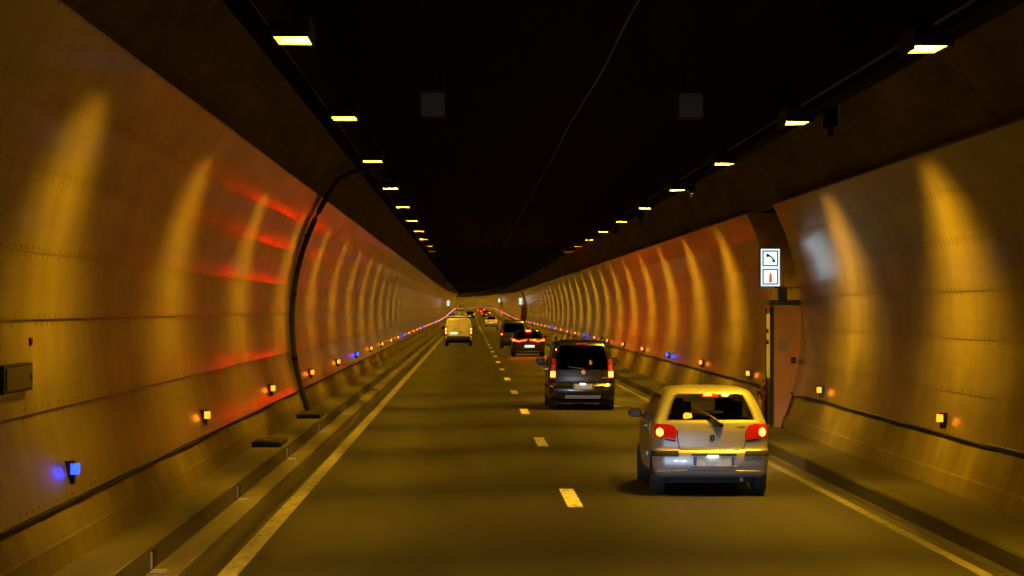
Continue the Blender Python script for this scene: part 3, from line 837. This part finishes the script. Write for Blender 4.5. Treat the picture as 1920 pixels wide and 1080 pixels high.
    def mirrors(s, y, z, x, w=.19, h=.13, mat=None):
        for sd in (-1, 1):
            bm = boxes((-w / 2, w / 2, -.05, .06, -h / 2, h / 2)); bmesh.ops.bevel(bm, geom=bm.edges[:], offset=.03, segments=3, affect='EDGES', clamp_overlap=True)
            bm.transform(Matrix.Translation((sd * x, y, z)))
            o = obj('door_mirror', bm, mat or MT['black'], s.t, smooth=50)
            obj('mirror_glass', boxes((sd * x - w * .36, sd * x + w * .36, y - .053, y - .049, z - h * .34, z + h * .34)), MT['mirror_dark'], o)
            hp, _ = s.hit('left' if sd < 0 else 'right', y, z - h * .3)
            bm = bmesh.new(); tube(bm, [(hp.x - sd * .01, y + .01, z - h * .3), (sd * x, y + .01, z - h * .25)], .022, n=6); obj('mirror_stalk', bm, MT['black'], o, smooth=60)
    def seats(s, y_front, y_rear, z, heads_front=True, xs=(-.36, .36), zb=.62):
        for y, hts in ((y_rear, .5), (y_front, .6)):
            for x in xs:
                bm = boxes((x - .23, x + .23, y, y + .13, z, z + zb)); st = obj('seat', bm, MT['cloth'], s.t, bevel=.05, smooth=50)
                bm = boxes((x - .13, x + .13, y + .0, y + .10, z + zb + .05, z + zb + .23)); obj('headrest', bm, MT['cloth'], st, bevel=.045, smooth=50)
                bm = bmesh.new(); tube(bm, [(x - .05, y + .05, z + zb - .02), (x - .05, y + .05, z + zb + .08)], .007, 5); tube(bm, [(x + .05, y + .05, z + zb - .02), (x + .05, y + .05, z + zb + .08)], .007, 5); obj('headrest_post', bm, MT['chrome'], st)
    def plate(s, x, z, w=.52, h=.11, lit=False, bands=True, out=.02):
        hp = min(s.hit('rear', x + dx, z + dz)[0].y for dx in (-w / 2, 0, w / 2) for dz in (-h / 2, h / 2))
        y = hp - out
        pl = obj('number_plate', boxes((x - w / 2, x + w / 2, y, y + .03, z - h / 2, z + h / 2)), MT['plateglow' if lit else 'plate'], s.t, bevel=.004)
        if bands:
            b = obj('plate_lamp', boxes((x - w * .16, x + w * .10, y - .035, y + .02, z + h / 2 + .004, z + h / 2 + .013)), MT['plate_bulb'], pl)
            for xa in (x - w / 2 + .004, x + w / 2 - .045): obj('plate_band', boxes((xa, xa + .041, y - .002, y, z - h / 2 + .005, z + h / 2 - .005)), MT['plateblue'], pl)
        return pl, y

def mir(poly): return [(-x, z) for x, z in poly]

# --- silver hatchback (the nearest car) ---------------------------------------
YL = [(.25, .74, .12, 3.42), (.30, .785, .03, 3.52), (.36, .80, .0, 3.56), (.45, .812, -.012, 3.60), (.56, .818, -.005, 3.59), (.595, .818, .006, 3.57), (.655, .812, .052, 3.55), (.75, .815, .062, 3.46),
      (.88, .812, .075, 3.28), (.95, .80, .09, 2.92), (1.0, .79, .105, 2.78), (1.06, .768, .14, 2.62), (1.2, .715, .215, 2.36), (1.33, .652, .285, 2.10), (1.40, .605, .335, 1.93), (1.445, .555, .40, 1.78), (1.475, .46, .52, 1.62), (1.49, .30, .72, 1.45)]
c = Car('hatchback', 'silver hatchback with glowing tail lamps in the right lane, nearest car to the camera', 'car', YL, MT['silver'], 31.3, 3.34, wheel_r=.285, wheel_y=(.60, 2.97), track=.705, bow=.075, rr=.17)
RW = [(-.625, 1.035), (.625, 1.035), (.60, 1.13), (.535, 1.30), (.49, 1.385), (.44, 1.402), (-.44, 1.402), (-.49, 1.385), (-.535, 1.30), (-.60, 1.13)]
sh = lambda poly, k, cx, cz: [(cx + (x - cx) * k, cz + (z - cz) * k) for x, z in poly]
c.hole('y', sh(RW, .95, 0, 1.22), -.6, 1.0)
SWR = [(.50, 1.03), (1.12, 1.0), (1.14, 1.36), (.74, 1.36), (.62, 1.28)]
SWF = [(1.22, 1.0), (2.30, .98), (2.22, 1.08), (1.92, 1.30), (1.78, 1.36), (1.23, 1.37)]
for pl in (SWR, SWF): c.hole('x', sh(pl, .96, sum(p[0] for p in pl) / len(pl), 1.18), -1.2, 1.2)
c.hole('y', [(-.60, 1.03), (.60, 1.03), (.48, 1.36), (-.48, 1.36)], 1.6, 4.2)
c.body(cavity=(.70, 1.43, 2.75))
c.on('rear_window', 'rear', RW, MT['glass'], out=.005, inn=.001, n=14, m=16)
for ax in ('left', 'right'):
    c.on('side_window', ax, SWR, MT['glass'], out=.005, inn=.001); c.on('side_window', ax, SWF, MT['glass'], out=.005, inn=.001)
    c.line('door_seam', ax, [(1.17, 1.36), (1.17, .5), (1.2, .36)], MT['black'], .005)
    c.on('door_handle', ax, [(1.26, .90), (1.42, .90), (1.42, .925), (1.26, .925)], MT['silver'], out=.025, n=2, m=4)
    c.on('side_moulding', ax, [(.98, .50), (2.5, .48), (2.5, .535), (.98, .555)], MT['silver'], out=.014, n=3, m=12)
c.on('windscreen', 'front', [(-.62, 1.015), (.62, 1.015), (.50, 1.375), (-.50, 1.375)], MT['glass'], out=.005, inn=.001)
c.headlights(.66, .58, 520, yaw=-15); c.wheels(); c.under(.15, .34); c.mirrors(2.22, 1.05, .90, mat=MT['black'], w=.2, h=.125)
c.seats(1.75, .62, .55, zb=.50)
TL = [(-.772, .80), (-.50, .775), (-.478, .80), (-.478, .90), (-.515, .962), (-.60, .985), (-.752, .985), (-.778, .93)]
for q in (TL, mir(TL)):
    sg = -1 if q is TL else 1
    tl = c.on('tail_light', 'rear', q, MT['lensred_lit'], out=.014, inn=-.03)
    hot = [(sg * .752, .815), (sg * .640, .805), (sg * .655, .90), (sg * .690, .935), (sg * .752, .935)]
    hot = [(sg * .702 + .045 * math.cos(k * math.pi / 8), .873 + .060 * math.sin(k * math.pi / 8)) for k in range(16)]
    c.on('lit_bulb', 'rear', hot, MT['hot'], out=.020, inn=.012, parent=tl, n=8, m=6)
    c.on('clear_lens', 'rear', [(sg * .64, .752), (sg * .49, .748), (sg * .49, .772), (sg * .64, .786)], MT['grey'], out=.008, n=2, m=5, parent=tl)
    st = [(sg * .80, .545), (sg * .455, .545), (sg * .45, .57), (sg * .46, .612), (sg * .80, .612)]
    c.on('bumper_strip', 'rear', st, MT['grey'], out=.018, inn=-.02, n=4)
bl = c.on('brake_light', 'rear', [(-.115, 1.345), (.115, 1.345), (.105, 1.392), (-.105, 1.392)], MT['lensred_lit'], out=.02, inn=.006, n=3)
c.on('lit_bulb', 'rear', [(-.085, 1.357), (.03, 1.357), (.03, 1.383), (-.085, 1.383)], MT['hot'], out=.024, inn=.019, parent=bl, n=2, m=6)
c.plate(.025, .485, .57, .135)[0]
pf = c.t.children[-1]
c.on('plate_frame', 'rear', [(-.285, .395), (.335, .395), (.335, .412), (-.285, .412)], MT['trim'], out=.04, n=2)
c.on('plate_frame', 'rear', [(-.285, .558), (.335, .558), (.335, .577), (-.285, .577)], MT['grey'], out=.035, n=2)
pg = c.line('tailgate_seam', 'rear', [(-.47, .90), (-.462, .76), (-.44, .665), (-.40, .64), (.41, .64), (.45, .665), (.472, .76), (.48, .90)], MT['black'], .007)
c.line('bumper_crease', 'rear', [(-.74, .335), (-.3, .36), (.2, .352), (.7, .34)], MT['silver'], .012)
# badge: small oval ring with inner loop
hp, nn = c.hit('rear', 0.01, .80)
bm = bmesh.new()
tube(bm, [(.01 + .027 * math.cos(2 * math.pi * k / 20), hp.y - .008, .80 + .042 * math.sin(2 * math.pi * k / 20)) for k in range(21)], .008, n=6, cap=False)
tube(bm, [(.01 + .012 * math.cos(2 * math.pi * k / 16), hp.y - .010, .80 + .036 * math.sin(2 * math.pi * k / 16)) for k in range(17)], .006, n=5, cap=False)
obj('badge', bm, MT['grey'], c.t, smooth=60)
c.on('model_badge', 'rear', [(.36, .945), (.47, .945), (.47, .962), (.36, .962)], MT['trim'], out=.006, n=2)
# wiper, resting tilted over the glass
h0, _ = c.hit('rear', .13, .985); h1, _ = c.hit('rear', -.02, 1.10); h2, _ = c.hit('rear', -.22, 1.215)
bm = bmesh.new(); tube(bm, [h0 + Vector((0, -.045, 0)), h1 + Vector((0, -.04, 0))], [.026, .02], n=8); tube(bm, [h1 + Vector((.02, -.035, -.015)), h1 + Vector((-.03, -.03, .02)), h2 + Vector((0, -.022, 0))], [.016, .014, .008], n=6)
wp = obj('wiper', bm, MT['black'], c.t, smooth=50)
bm = bmesh.new(); lathe(bm, [(-.05, .026), (-.045, .034), (.02, .036)], 'y', 16, (h0.x + .0, h0.y - .01, h0.z - .005)); obj('wiper_pivot', bm, MT['black'], wp, smooth=50)
c.on('wiper_recess', 'rear', [(-.04, .955), (.15, .955), (.15, 1.0), (.08, 1.015), (-.02, 1.005)], MT['trim'], out=.006, n=4)
c.on('window_sticker', 'rear', [(-.375, 1.055), (-.27, 1.06), (-.255, 1.10), (-.27, 1.135), (-.31, 1.125), (-.35, 1.14), (-.38, 1.115), (-.385, 1.08)], MT['sticker'], out=.008, inn=.0055, n=8)
hr, _ = c.hit('top', 0., 1.5)
bm = bmesh.new(); tube(bm, [(-.02, 1.35, 1.475), (-.02, 1.30, 1.55), (-.02, 1.22, 1.66)], [.012, .006, .004], n=6); obj('aerial', bm, MT['black'], c.t, smooth=50)
c.on('fuel_flap', 'left', [(.70, .83), (.87, .83), (.87, .97), (.70, .97)], MT['silver'], out=.004, n=4, m=4)
obj('exhaust', tube(bmesh.new(), [(.42, .14, .22), (.42, .4, .22)], .028, 10), MT['trim'], c.t, smooth=50)
for sx in (-.33, -.28): pass

# --- black van-like car ---------------------------------------------------------
DL = [(.24, .78, .12, 4.0), (.30, .83, .03, 4.15), (.40, .85, .0, 4.2), (.50, .858, -.01, 4.22), (.60, .86, .0, 4.22), (.64, .86, .03, 4.2), (.68, .858, .07, 4.15), (.85, .86, .08, 4.05), (1.0, .855, .09, 3.75), (1.1, .845, .10, 3.25),
      (1.2, .825, .12, 3.08), (1.4, .782, .165, 2.80), (1.58, .725, .22, 2.52), (1.68, .672, .28, 2.32), (1.735, .60, .37, 2.15), (1.765, .50, .50, 2.0), (1.78, .34, .70, 1.85)]
c = Car('people_carrier', 'black boxy people carrier with roof rails ahead of the silver hatchback', 'car', DL, MT['blackpaint'], 57.7, 2.86, wheel_r=.31, wheel_y=(.68, 3.3), track=.735, bow=.06, rr=.16)
RW = [(-.66, 1.03), (.66, 1.03), (.64, 1.25), (.56, 1.58), (.52, 1.635), (-.52, 1.635), (-.56, 1.58), (-.64, 1.25)]
c.hole('y', sh(RW, .95, 0, 1.33), -.6, 1.0)
SW1 = [(.42, 1.10), (1.25, 1.08), (1.25, 1.58), (.60, 1.58)]; SW2 = [(1.33, 1.08), (2.15, 1.07), (2.15, 1.59), (1.33, 1.59)]; SW3 = [(2.22, 1.07), (3.0, 1.06), (2.75, 1.32), (2.5, 1.54), (2.22, 1.59)]
for pl in (SW1, SW2, SW3): c.hole('x', sh(pl, .95, sum(p[0] for p in pl) / len(pl), 1.33), -1.3, 1.3)
c.hole('y', [(-.64, 1.14), (.64, 1.14), (.54, 1.58), (-.54, 1.58)], 2.0, 4.9)
c.body(cavity=(.72, 1.70, 3.2))
c.on('rear_window', 'rear', RW, MT['glass_dark'], out=.005, inn=.001, n=14)
for ax in ('left', 'right'):
    for k, q in enumerate((SW1, SW2, SW3)): c.on('side_window', ax, q, MT['glass_dark' if k < 2 else 'glass'], out=.005, inn=.001)
    c.line('door_seam', ax, [(1.29, 1.6), (1.29, .5)], MT['black'], .006); c.line('door_seam', ax, [(2.18, 1.6), (2.18, .45)], MT['black'], .006)
    c.on('side_moulding', ax, [(.95, .55), (3.0, .53), (3.0, .60), (.95, .62)], MT['grey'], out=.016, n=3)
    c.on('door_handle', ax, [(1.42, 1.0), (1.62, 1.0), (1.62, 1.03), (1.42, 1.03)], MT['chrome'], out=.03, n=2, m=4)
c.on('windscreen', 'front', [(-.66, 1.12), (.66, 1.12), (.56, 1.6), (-.56, 1.6)], MT['glass'], out=.005, inn=.001)
c.headlights(.75, .6); c.wheels(.195); c.under(.16, .36); c.mirrors(2.88, 1.18, .97, w=.22, h=.2)
c.seats(2.0, 1.0, .65, zb=.6)
TL = [(-.80, .80), (-.66, .80), (-.655, 1.0), (-.665, 1.27), (-.70, 1.30), (-.735, 1.30), (-.79, 1.05)]
for q in (TL, mir(TL)):
    sg = -1 if q is TL else 1
    tl = c.on('tail_light', 'rear', q, MT['lensred'], out=.015, inn=-.02, n=12)
    c.on('lit_bulb', 'rear', [(sg * .785, .835), (sg * .675, .835), (sg * .675, .985), (sg * .785, .985)], MT['hot'], out=.021, inn=.014, parent=tl, n=5, m=5)
    c.on('reversing_lens', 'rear', [(sg * .765, 1.01), (sg * .685, 1.01), (sg * .695, 1.13), (sg * .745, 1.13)], MT['trim'], out=.019, inn=.013, parent=tl, n=4, m=4)
c.plate(.03, .605, .54, .13, out=.03)
c.on('plate_lamp_bar', 'rear', [(-.30, .69), (.36, .69), (.34, .73), (-.28, .73)], MT['blackpaint'], out=.03, n=3)
c.on('skid_plate', 'rear', [(-.42, .305), (.45, .305), (.47, .35), (.46, .385), (-.43, .385), (-.44, .35)], MT['skid'], out=.022, n=5, m=16)
c.on('lower_trim', 'rear', [(-.72, .42), (.72, .42), (.72, .45), (-.72, .45)], MT['grey'], out=.02, n=2, m=16)
c.on('model_badge', 'rear', [(.50, .81), (.66, .81), (.66, .832), (.50, .832)], MT['chrome'], out=.008, n=2)
hp, _ = c.hit('rear', .04, 1.0); bm = bmesh.new(); lathe(bm, [(-.03, .055), (-.026, .062), (.0, .065), (.02, .065)], 'y', 24, (.04, hp.y - .004, .965)); bd = obj('badge', bm, MT['chrome'], c.t, smooth=40)
bm = bmesh.new(); lathe(bm, [(-.036, .045), (-.030, .05)], 'y', 24, (.04, hp.y - .004, .965)); obj('badge_centre', bm, MT['redpaint'], bd, smooth=40)
for sd in (-1, 1):
    bm = bmesh.new(); tube(bm, [(sd * .60, .42, 1.735), (sd * .60, .50, 1.80), (sd * .61, .65, 1.82), (sd * .61, 1.9, 1.83), (sd * .60, 2.1, 1.78)], .02, n=8); obj('roof_rail', bm, MT['grey'], c.t, smooth=50)
h0, _ = c.hit('rear', .02, 1.05); h2, _ = c.hit('rear', -.36, 1.10)
bm = bmesh.new(); tube(bm, [h0 + Vector((0, -.04, 0)), h2 + Vector((0, -.02, 0))], [.02, .009], n=6); obj('wiper', bm, MT['black'], c.t, smooth=50)
c.on('brake_light', 'rear', [(-.15, 1.66), (.15, 1.66), (.14, 1.685), (-.14, 1.685)], MT['lensred'], out=.02, n=2)
c.line('tailgate_seam', 'rear', [(-.68, 1.3), (-.67, .72), (-.63, .67), (.63, .67), (.67, .72), (.68, 1.3)], MT['black'], .007)

# --- dark hatchback braking --------------------------------------------------------
ML = [(.22, .80, .12, 4.0), (.30, .86, .03, 4.2), (.42, .885, .0, 4.28), (.55, .895, .0, 4.3), (.66, .90, .02, 4.28), (.78, .905, .04, 4.15), (.88, .90, .05, 3.9), (.94, .885, .075, 3.4), (1.0, .85, .16, 3.05), (1.12, .79, .33, 2.75), (1.25, .715, .50, 2.45), (1.34, .65, .62, 2.2), (1.40, .57, .78, 2.0), (1.43, .44, .98, 1.8), (1.445, .3, 1.2, 1.6)]
c = Car('hatchback', 'dark hatchback braking with a glowing red light strip across its tail', 'car', ML, MT['darkred'], 122.0, 3.17, wheel_r=.32, wheel_y=(.8, 3.45), track=.78, bow=.10, rr=.22)
RW = [(-.66, .99), (.66, .99), (.58, 1.2), (.50, 1.32), (-.50, 1.32), (-.58, 1.2)]
c.hole('y', sh(RW, .94, 0, 1.15), -.6, 1.2)
SW1 = [(.75, 1.02), (1.85, 1.0), (1.85, 1.33), (1.1, 1.33)]; SW2 = [(1.92, 1.0), (2.85, .98), (2.3, 1.3), (1.92, 1.33)]
for q in (SW1, SW2): c.hole('x', sh(q, .94, sum(p[0] for p in q) / len(q), 1.17), -1.3, 1.3)
c.hole('y', [(-.66, 1.0), (.66, 1.0), (.52, 1.32), (-.52, 1.32)], 1.9, 4.9)
c.body(cavity=(.7, 1.37, 3.0))
c.on('rear_window', 'rear', RW, MT['glass_dark'], out=.005, inn=.001)
for ax in ('left', 'right'):
    for q in (SW1, SW2): c.on('side_window', ax, q, MT['glass_dark'], out=.005, inn=.001)
c.on('windscreen', 'front', [(-.68, .985), (.68, .985), (.54, 1.33), (-.54, 1.33)], MT['glass'], out=.005, inn=.001)
c.headlights(.68, .62); c.wheels(.21); c.under(.15, .36); c.mirrors(2.75, 1.02, 1.0, w=.2, h=.14, mat=MT['darkred'])
for sg in (-1, 1):
    tl = c.on('tail_light', 'rear', [(sg * .87, .82), (sg * .62, .80), (sg * .55, .84), (sg * .62, .90), (sg * .87, .95)], MT['lensred_lit'], out=.014)
    c.on('lit_bulb', 'rear', [(sg * .84, .84), (sg * .70, .83), (sg * .70, .90), (sg * .84, .925)], MT['brake'], out=.020, inn=.012, parent=tl, n=5, m=6)
    nodes = [(.72, .872), (.62, .835), (.50, .818), (.38, .835), (.26, .868), (.10, .885)]
    bm = bmesh.new(); tube(bm, [c.hit('rear', sg * x, z)[0] + Vector((0, -.012, 0)) for x, z in nodes], .017, n=6); obj('light_strip', bm, MT['brake_strip'], tl, smooth=60)
bl = c.on('brake_light', 'rear', [(-.13, 1.335), (.13, 1.335), (.12, 1.375), (-.12, 1.375)], MT['brake'], out=.03, n=3)
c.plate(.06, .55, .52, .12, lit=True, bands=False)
bm = bmesh.new(); hp, _ = c.hit('rear', .03, .87)
tube(bm, [(.03, hp.y - .012, .935), (.065, hp.y - .014, .875), (.03, hp.y - .012, .815), (-.005, hp.y - .014, .875), (.03, hp.y - .012, .935)], .011, n=6); obj('badge', bm, MT['chrome'], c.t)
c.on('lower_trim', 'rear', [(-.62, .24), (.62, .24), (.62, .275), (-.62, .275)], MT['trim'], out=.02, n=2)
c.line('tailgate_seam', 'rear', [(-.58, .8), (-.56, .66), (.56, .66), (.58, .8)], MT['black'], .008)

# --- dark people carrier farther on ---------------------------------------------------
c = Car('people_carrier', 'dark people carrier half hidden behind the braking hatchback', 'car', [(z * 1.03, w * 1.03, a, b) for z, w, a, b in DL], MT['darkpaint'], 146., 2.86, wheel_r=.32, wheel_y=(.7, 3.3), track=.76)
RW = [(-.68, 1.06), (.68, 1.06), (.58, 1.63), (-.58, 1.63)]
c.hole('y', sh(RW, .95, 0, 1.33), -.6, 1.0)
for q in (SW1d := [(.46, 1.12), (1.27, 1.11), (1.27, 1.6), (.62, 1.6)], SW2d := [(1.35, 1.11), (2.15, 1.1), (2.15, 1.62), (1.35, 1.62)]): c.hole('x', sh(q, .95, sum(p[0] for p in q) / 4, 1.35), -1.3, 1.3)
c.hole('y', [(-.64, 1.18), (.64, 1.18), (.54, 1.6), (-.54, 1.6)], 2.0, 4.9)
c.body(cavity=(.75, 1.74, 3.2))
c.on('rear_window', 'rear', RW, MT['glass_dark'], out=.005, inn=.001)
for ax in ('left', 'right'):
    for q in (SW1d, SW2d): c.on('side_window', ax, q, MT['glass_dark'], out=.005, inn=.001)
c.on('windscreen', 'front', [(-.66, 1.15), (.66, 1.15), (.56, 1.62), (-.56, 1.62)], MT['glass'], out=.005, inn=.001)
c.wheels(.2); c.under(.16, .36); c.mirrors(2.9, 1.25, 1.0, w=.2, h=.2)
for sg in (-1, 1):
    tl = c.on('tail_light', 'rear', [(sg * .83, .85), (sg * .68, .85), (sg * .68, 1.2), (sg * .78, 1.25)], MT['lensred'], out=.014)
    c.on('lit_bulb', 'rear', [(sg * .81, .88), (sg * .74, .88), (sg * .74, .96), (sg * .81, .96)], MT['hot'], out=.02, inn=.012, parent=tl, n=3, m=3)
c.plate(0, .62, .52, .12)
for sd in (-1, 1):
    bm = bmesh.new(); tube(bm, [(sd * .62, .45, 1.79), (sd * .62, .6, 1.86), (sd * .62, 2.0, 1.87)], .02, n=6); obj('roof_rail', bm, MT['grey'], c.t, smooth=50)

# --- white van -------------------------------------------------------------------------
VL = [(.36, .86, .06, 4.5), (.42, .90, .0, 4.6), (.55, .915, -.01, 4.65), (.62, .92, .0, 4.62), (.66, .925, .03, 4.5), (.9, .935, .04, 4.4), (1.1, .93, .05, 3.9), (1.25, .91, .06, 3.6), (1.5, .865, .09, 3.25), (1.7, .82, .115, 2.95), (1.82, .775, .14, 2.75), (1.88, .72, .18, 2.6), (1.92, .62, .25, 2.45), (1.935, .45, .35, 2.3)]
c = Car('delivery_van', 'white delivery van with a roof bar in the left lane', 'van', VL, MT['white'], 155.5, -.74, wheel_r=.33, wheel_y=(.85, 3.75), track=.81, bow=.03, rr=.10, taper=(.01, .08))
c.cut = []
SWv = [(2.55, 1.18), (3.45, 1.15), (3.0, 1.66), (2.55, 1.70)]
c.hole('x', sh(SWv, .95, 2.9, 1.4), -1.4, 1.4); c.hole('y', [(-.72, 1.3), (.72, 1.3), (.62, 1.7), (-.62, 1.7)], 2.5, 5.2)
c.body(cavity=(.8, 1.86, 3.5))
for ax in ('left', 'right'): c.on('side_window', ax, SWv, MT['glass_dark'], out=.005, inn=.001)
c.on('windscreen', 'front', [(-.74, 1.27), (.74, 1.27), (.64, 1.73), (-.64, 1.73)], MT['glass'], out=.005, inn=.001)
c.headlights(.85, .66); c.wheels(.21); c.mirrors(3.3, 1.22, 1.08, w=.2, h=.24)
c.on('bumper', 'rear', [(-.90, .37), (.90, .37), (.915, .60), (.70, .645), (-.70, .645), (-.915, .60)], MT['grey'], out=.05, inn=-.02, n=6, m=20)
c.under(.2, .42)
for sg in (-1, 1):
    tl = c.on('tail_light', 'rear', [(sg * .915, .70), (sg * .79, .70), (sg * .78, 1.36), (sg * .86, 1.38)], MT['lensred'], out=.015, n=10, m=6)
    for z in (.93, 1.16): c.on('lit_bulb', 'rear', [(sg * .895, z - .075), (sg * .81, z - .075), (sg * .81, z + .075), (sg * .89, z + .075)], MT['hot_amber'], out=.022, inn=.013, parent=tl, n=4, m=4)
c.line('door_seam', 'rear', [(.0, 1.84), (.0, .66)], MT['grey'], .008); c.line('door_seam', 'rear', [(-.74, .68), (-.72, 1.5), (-.64, 1.80), (.64, 1.80), (.72, 1.5), (.74, .68), (-.74, .68)], MT['grey'], .008)
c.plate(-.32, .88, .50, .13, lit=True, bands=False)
c.on('door_handle', 'rear', [(.10, .96), (.26, .96), (.26, 1.04), (.10, 1.04)], MT['chrome'], out=.03, n=3)
c.on('door_handle', 'rear', [(-.31, 1.15), (-.17, 1.15), (-.17, 1.185), (-.31, 1.185)], MT['grey'], out=.02, n=3)
rk = obj('roof_rack', boxes((-.80, .80, .26, .32, 2.02, 2.07), (-.80, .80, 1.3, 1.36, 2.02, 2.07), (-.80, -.76, .2, 1.6, 1.98, 2.02), (.76, .80, .2, 1.6, 1.98, 2.02)), MT['white'], c.t, bevel=.008)
obj('rack_foot', boxes((-.74, -.68, .27, .31, 1.85, 2.02), (.68, .74, .27, .31, 1.85, 2.02), (-.74, -.68, 1.31, 1.35, 1.85, 2.02), (.68, .74, 1.31, 1.35, 1.85, 2.02)), MT['grey'], rk)

# --- far traffic -----------------------------------------------------------------------
def far_car(name, label, cat, levels, paint, s_pos, x, lit, RW, wheels=(.62, 2.99), plate=True, wr=.29, tr=.7, z_tail=.85):
    c = Car(name, label, cat, levels, MT[paint], s_pos, x, wheel_r=wr, wheel_y=wheels, track=tr)
    c.body(None)
    if RW: c.on('rear_window', 'rear', RW, MT['blackglass'], out=.008)
    for ax in ('left', 'right'): c.on('side_window', ax, [(.7, 1.05), (2.1, 1.03), (1.9, 1.3), (.85, 1.3)] if levels is not VL else SWv, MT['blackglass'], out=.008)
    c.wheels(); c.under(.16, .36)
    w = levels[6][1]
    for sg in (-1, 1):
        tl = c.on('tail_light', 'rear', [(sg * (w - .04), z_tail - .1), (sg * (w - .28), z_tail - .1), (sg * (w - .28), z_tail + .09), (sg * (w - .06), z_tail + .1)], MT['lensred'], out=.02, n=4, m=4)
        c.on('lit_bulb', 'rear', [(sg * (w - .06), z_tail - .07), (sg * (w - .2), z_tail - .07), (sg * (w - .2), z_tail + .06), (sg * (w - .08), z_tail + .06)], MT[lit], out=.03, inn=.018, parent=tl, n=3, m=3)
    if plate: c.plate(0, .52, .5, .12)
    return c
RWs = [(-.60, 1.04), (.60, 1.04), (.48, 1.38), (-.48, 1.38)]
RWm = [(-.66, .99), (.66, .99), (.50, 1.32), (-.50, 1.32)]
far_car('hatchback', 'small white hatchback in the right lane beyond the dark cars', 'car', YL, MT['white'].name and 'white', 308, 2.95, 'hot_amber', RWs)
far_car('hatchback', 'small dark car in the left lane beyond the white van', 'car', ML, 'darkpaint', 430, .12, 'hot_amber', RWm, wheels=(.8, 3.45), wr=.32, tr=.78)
far_car('hatchback', 'tiny dark car with bright red lamps beyond the small white hatchback', 'car', ML, 'darkred', 455, 3.37, 'farred', RWm, wheels=(.8, 3.45), wr=.32, tr=.78)
far_car('hatchback', 'tiny red car, farthest in the right lane', 'car', ML, 'redpaint', 560, 2.85, 'farred', RWm, wheels=(.8, 3.45), wr=.32, tr=.78)
far_car('delivery_van', 'tiny yellow-lit white van, farthest vehicle in the left lane', 'van', VL, 'white', 705, -.4, 'hot_amber', [(-.5, 1.25), (.5, 1.25), (.45, 1.6), (-.45, 1.6)], wheels=(.85, 3.75), wr=.33, tr=.81, z_tail=.95)

# ------------------------------------------------------------------ headlights of the vehicle the picture was taken from
for x in (-1.25, .35):
    l = bpy.data.lights.new('headlight', 'SPOT'); l.energy = 6500; l.color = (.62, .78, 1.); l.spot_size = R(34); l.spot_blend = .3; l.shadow_soft_size = .06
    o = bpy.data.objects.new('headlight', l); COL.objects.link(o); o.location = (x, 2.2, .82); o.rotation_euler = (R(90 - 15.6), 0, R(-3))

# ------------------------------------------------------------------ night sky outside (hardly reaches the tunnel)
w = bpy.data.worlds.new('World'); SC.world = w; w.use_nodes = True
N, L = w.node_tree.nodes, w.node_tree.links
sky = N.new('ShaderNodeTexSky'); sky.sky_type = 'NISHITA'; sky.sun_disc = False; sky.sun_elevation = R(-4); sky.sun_rotation = R(200)
L.new(sky.outputs[0], N['Background'].inputs[0]); N['Background'].inputs[1].default_value = .01

# ------------------------------------------------------------------ camera
cam = bpy.data.cameras.new('camera'); co = bpy.data.objects.new('camera', cam); COL.objects.link(co)
F = 4270.
cam.sensor_width = 36; cam.lens = 36 * F / 1920; cam.clip_start = .1; cam.clip_end = 5000
co.location = (0, 0, 2.6)
co.rotation_euler = (R(90) + math.atan(38 / F), 0, -math.atan(80 / F))
SC.camera = co

SC.view_settings.view_transform = 'Standard'; SC.view_settings.look = 'None'; SC.view_settings.exposure = 0; SC.view_settings.gamma = 1
cy = SC.cycles
cy.use_denoising = True
try: cy.denoiser = 'OPENIMAGEDENOISE'
except Exception: pass
cy.max_bounces = 7; cy.diffuse_bounces = 3; cy.glossy_bounces = 4; cy.transparent_max_bounces = 12
cy.caustics_reflective = False; cy.caustics_refractive = False
cy.sample_clamp_indirect = 4.; cy.use_light_tree = True
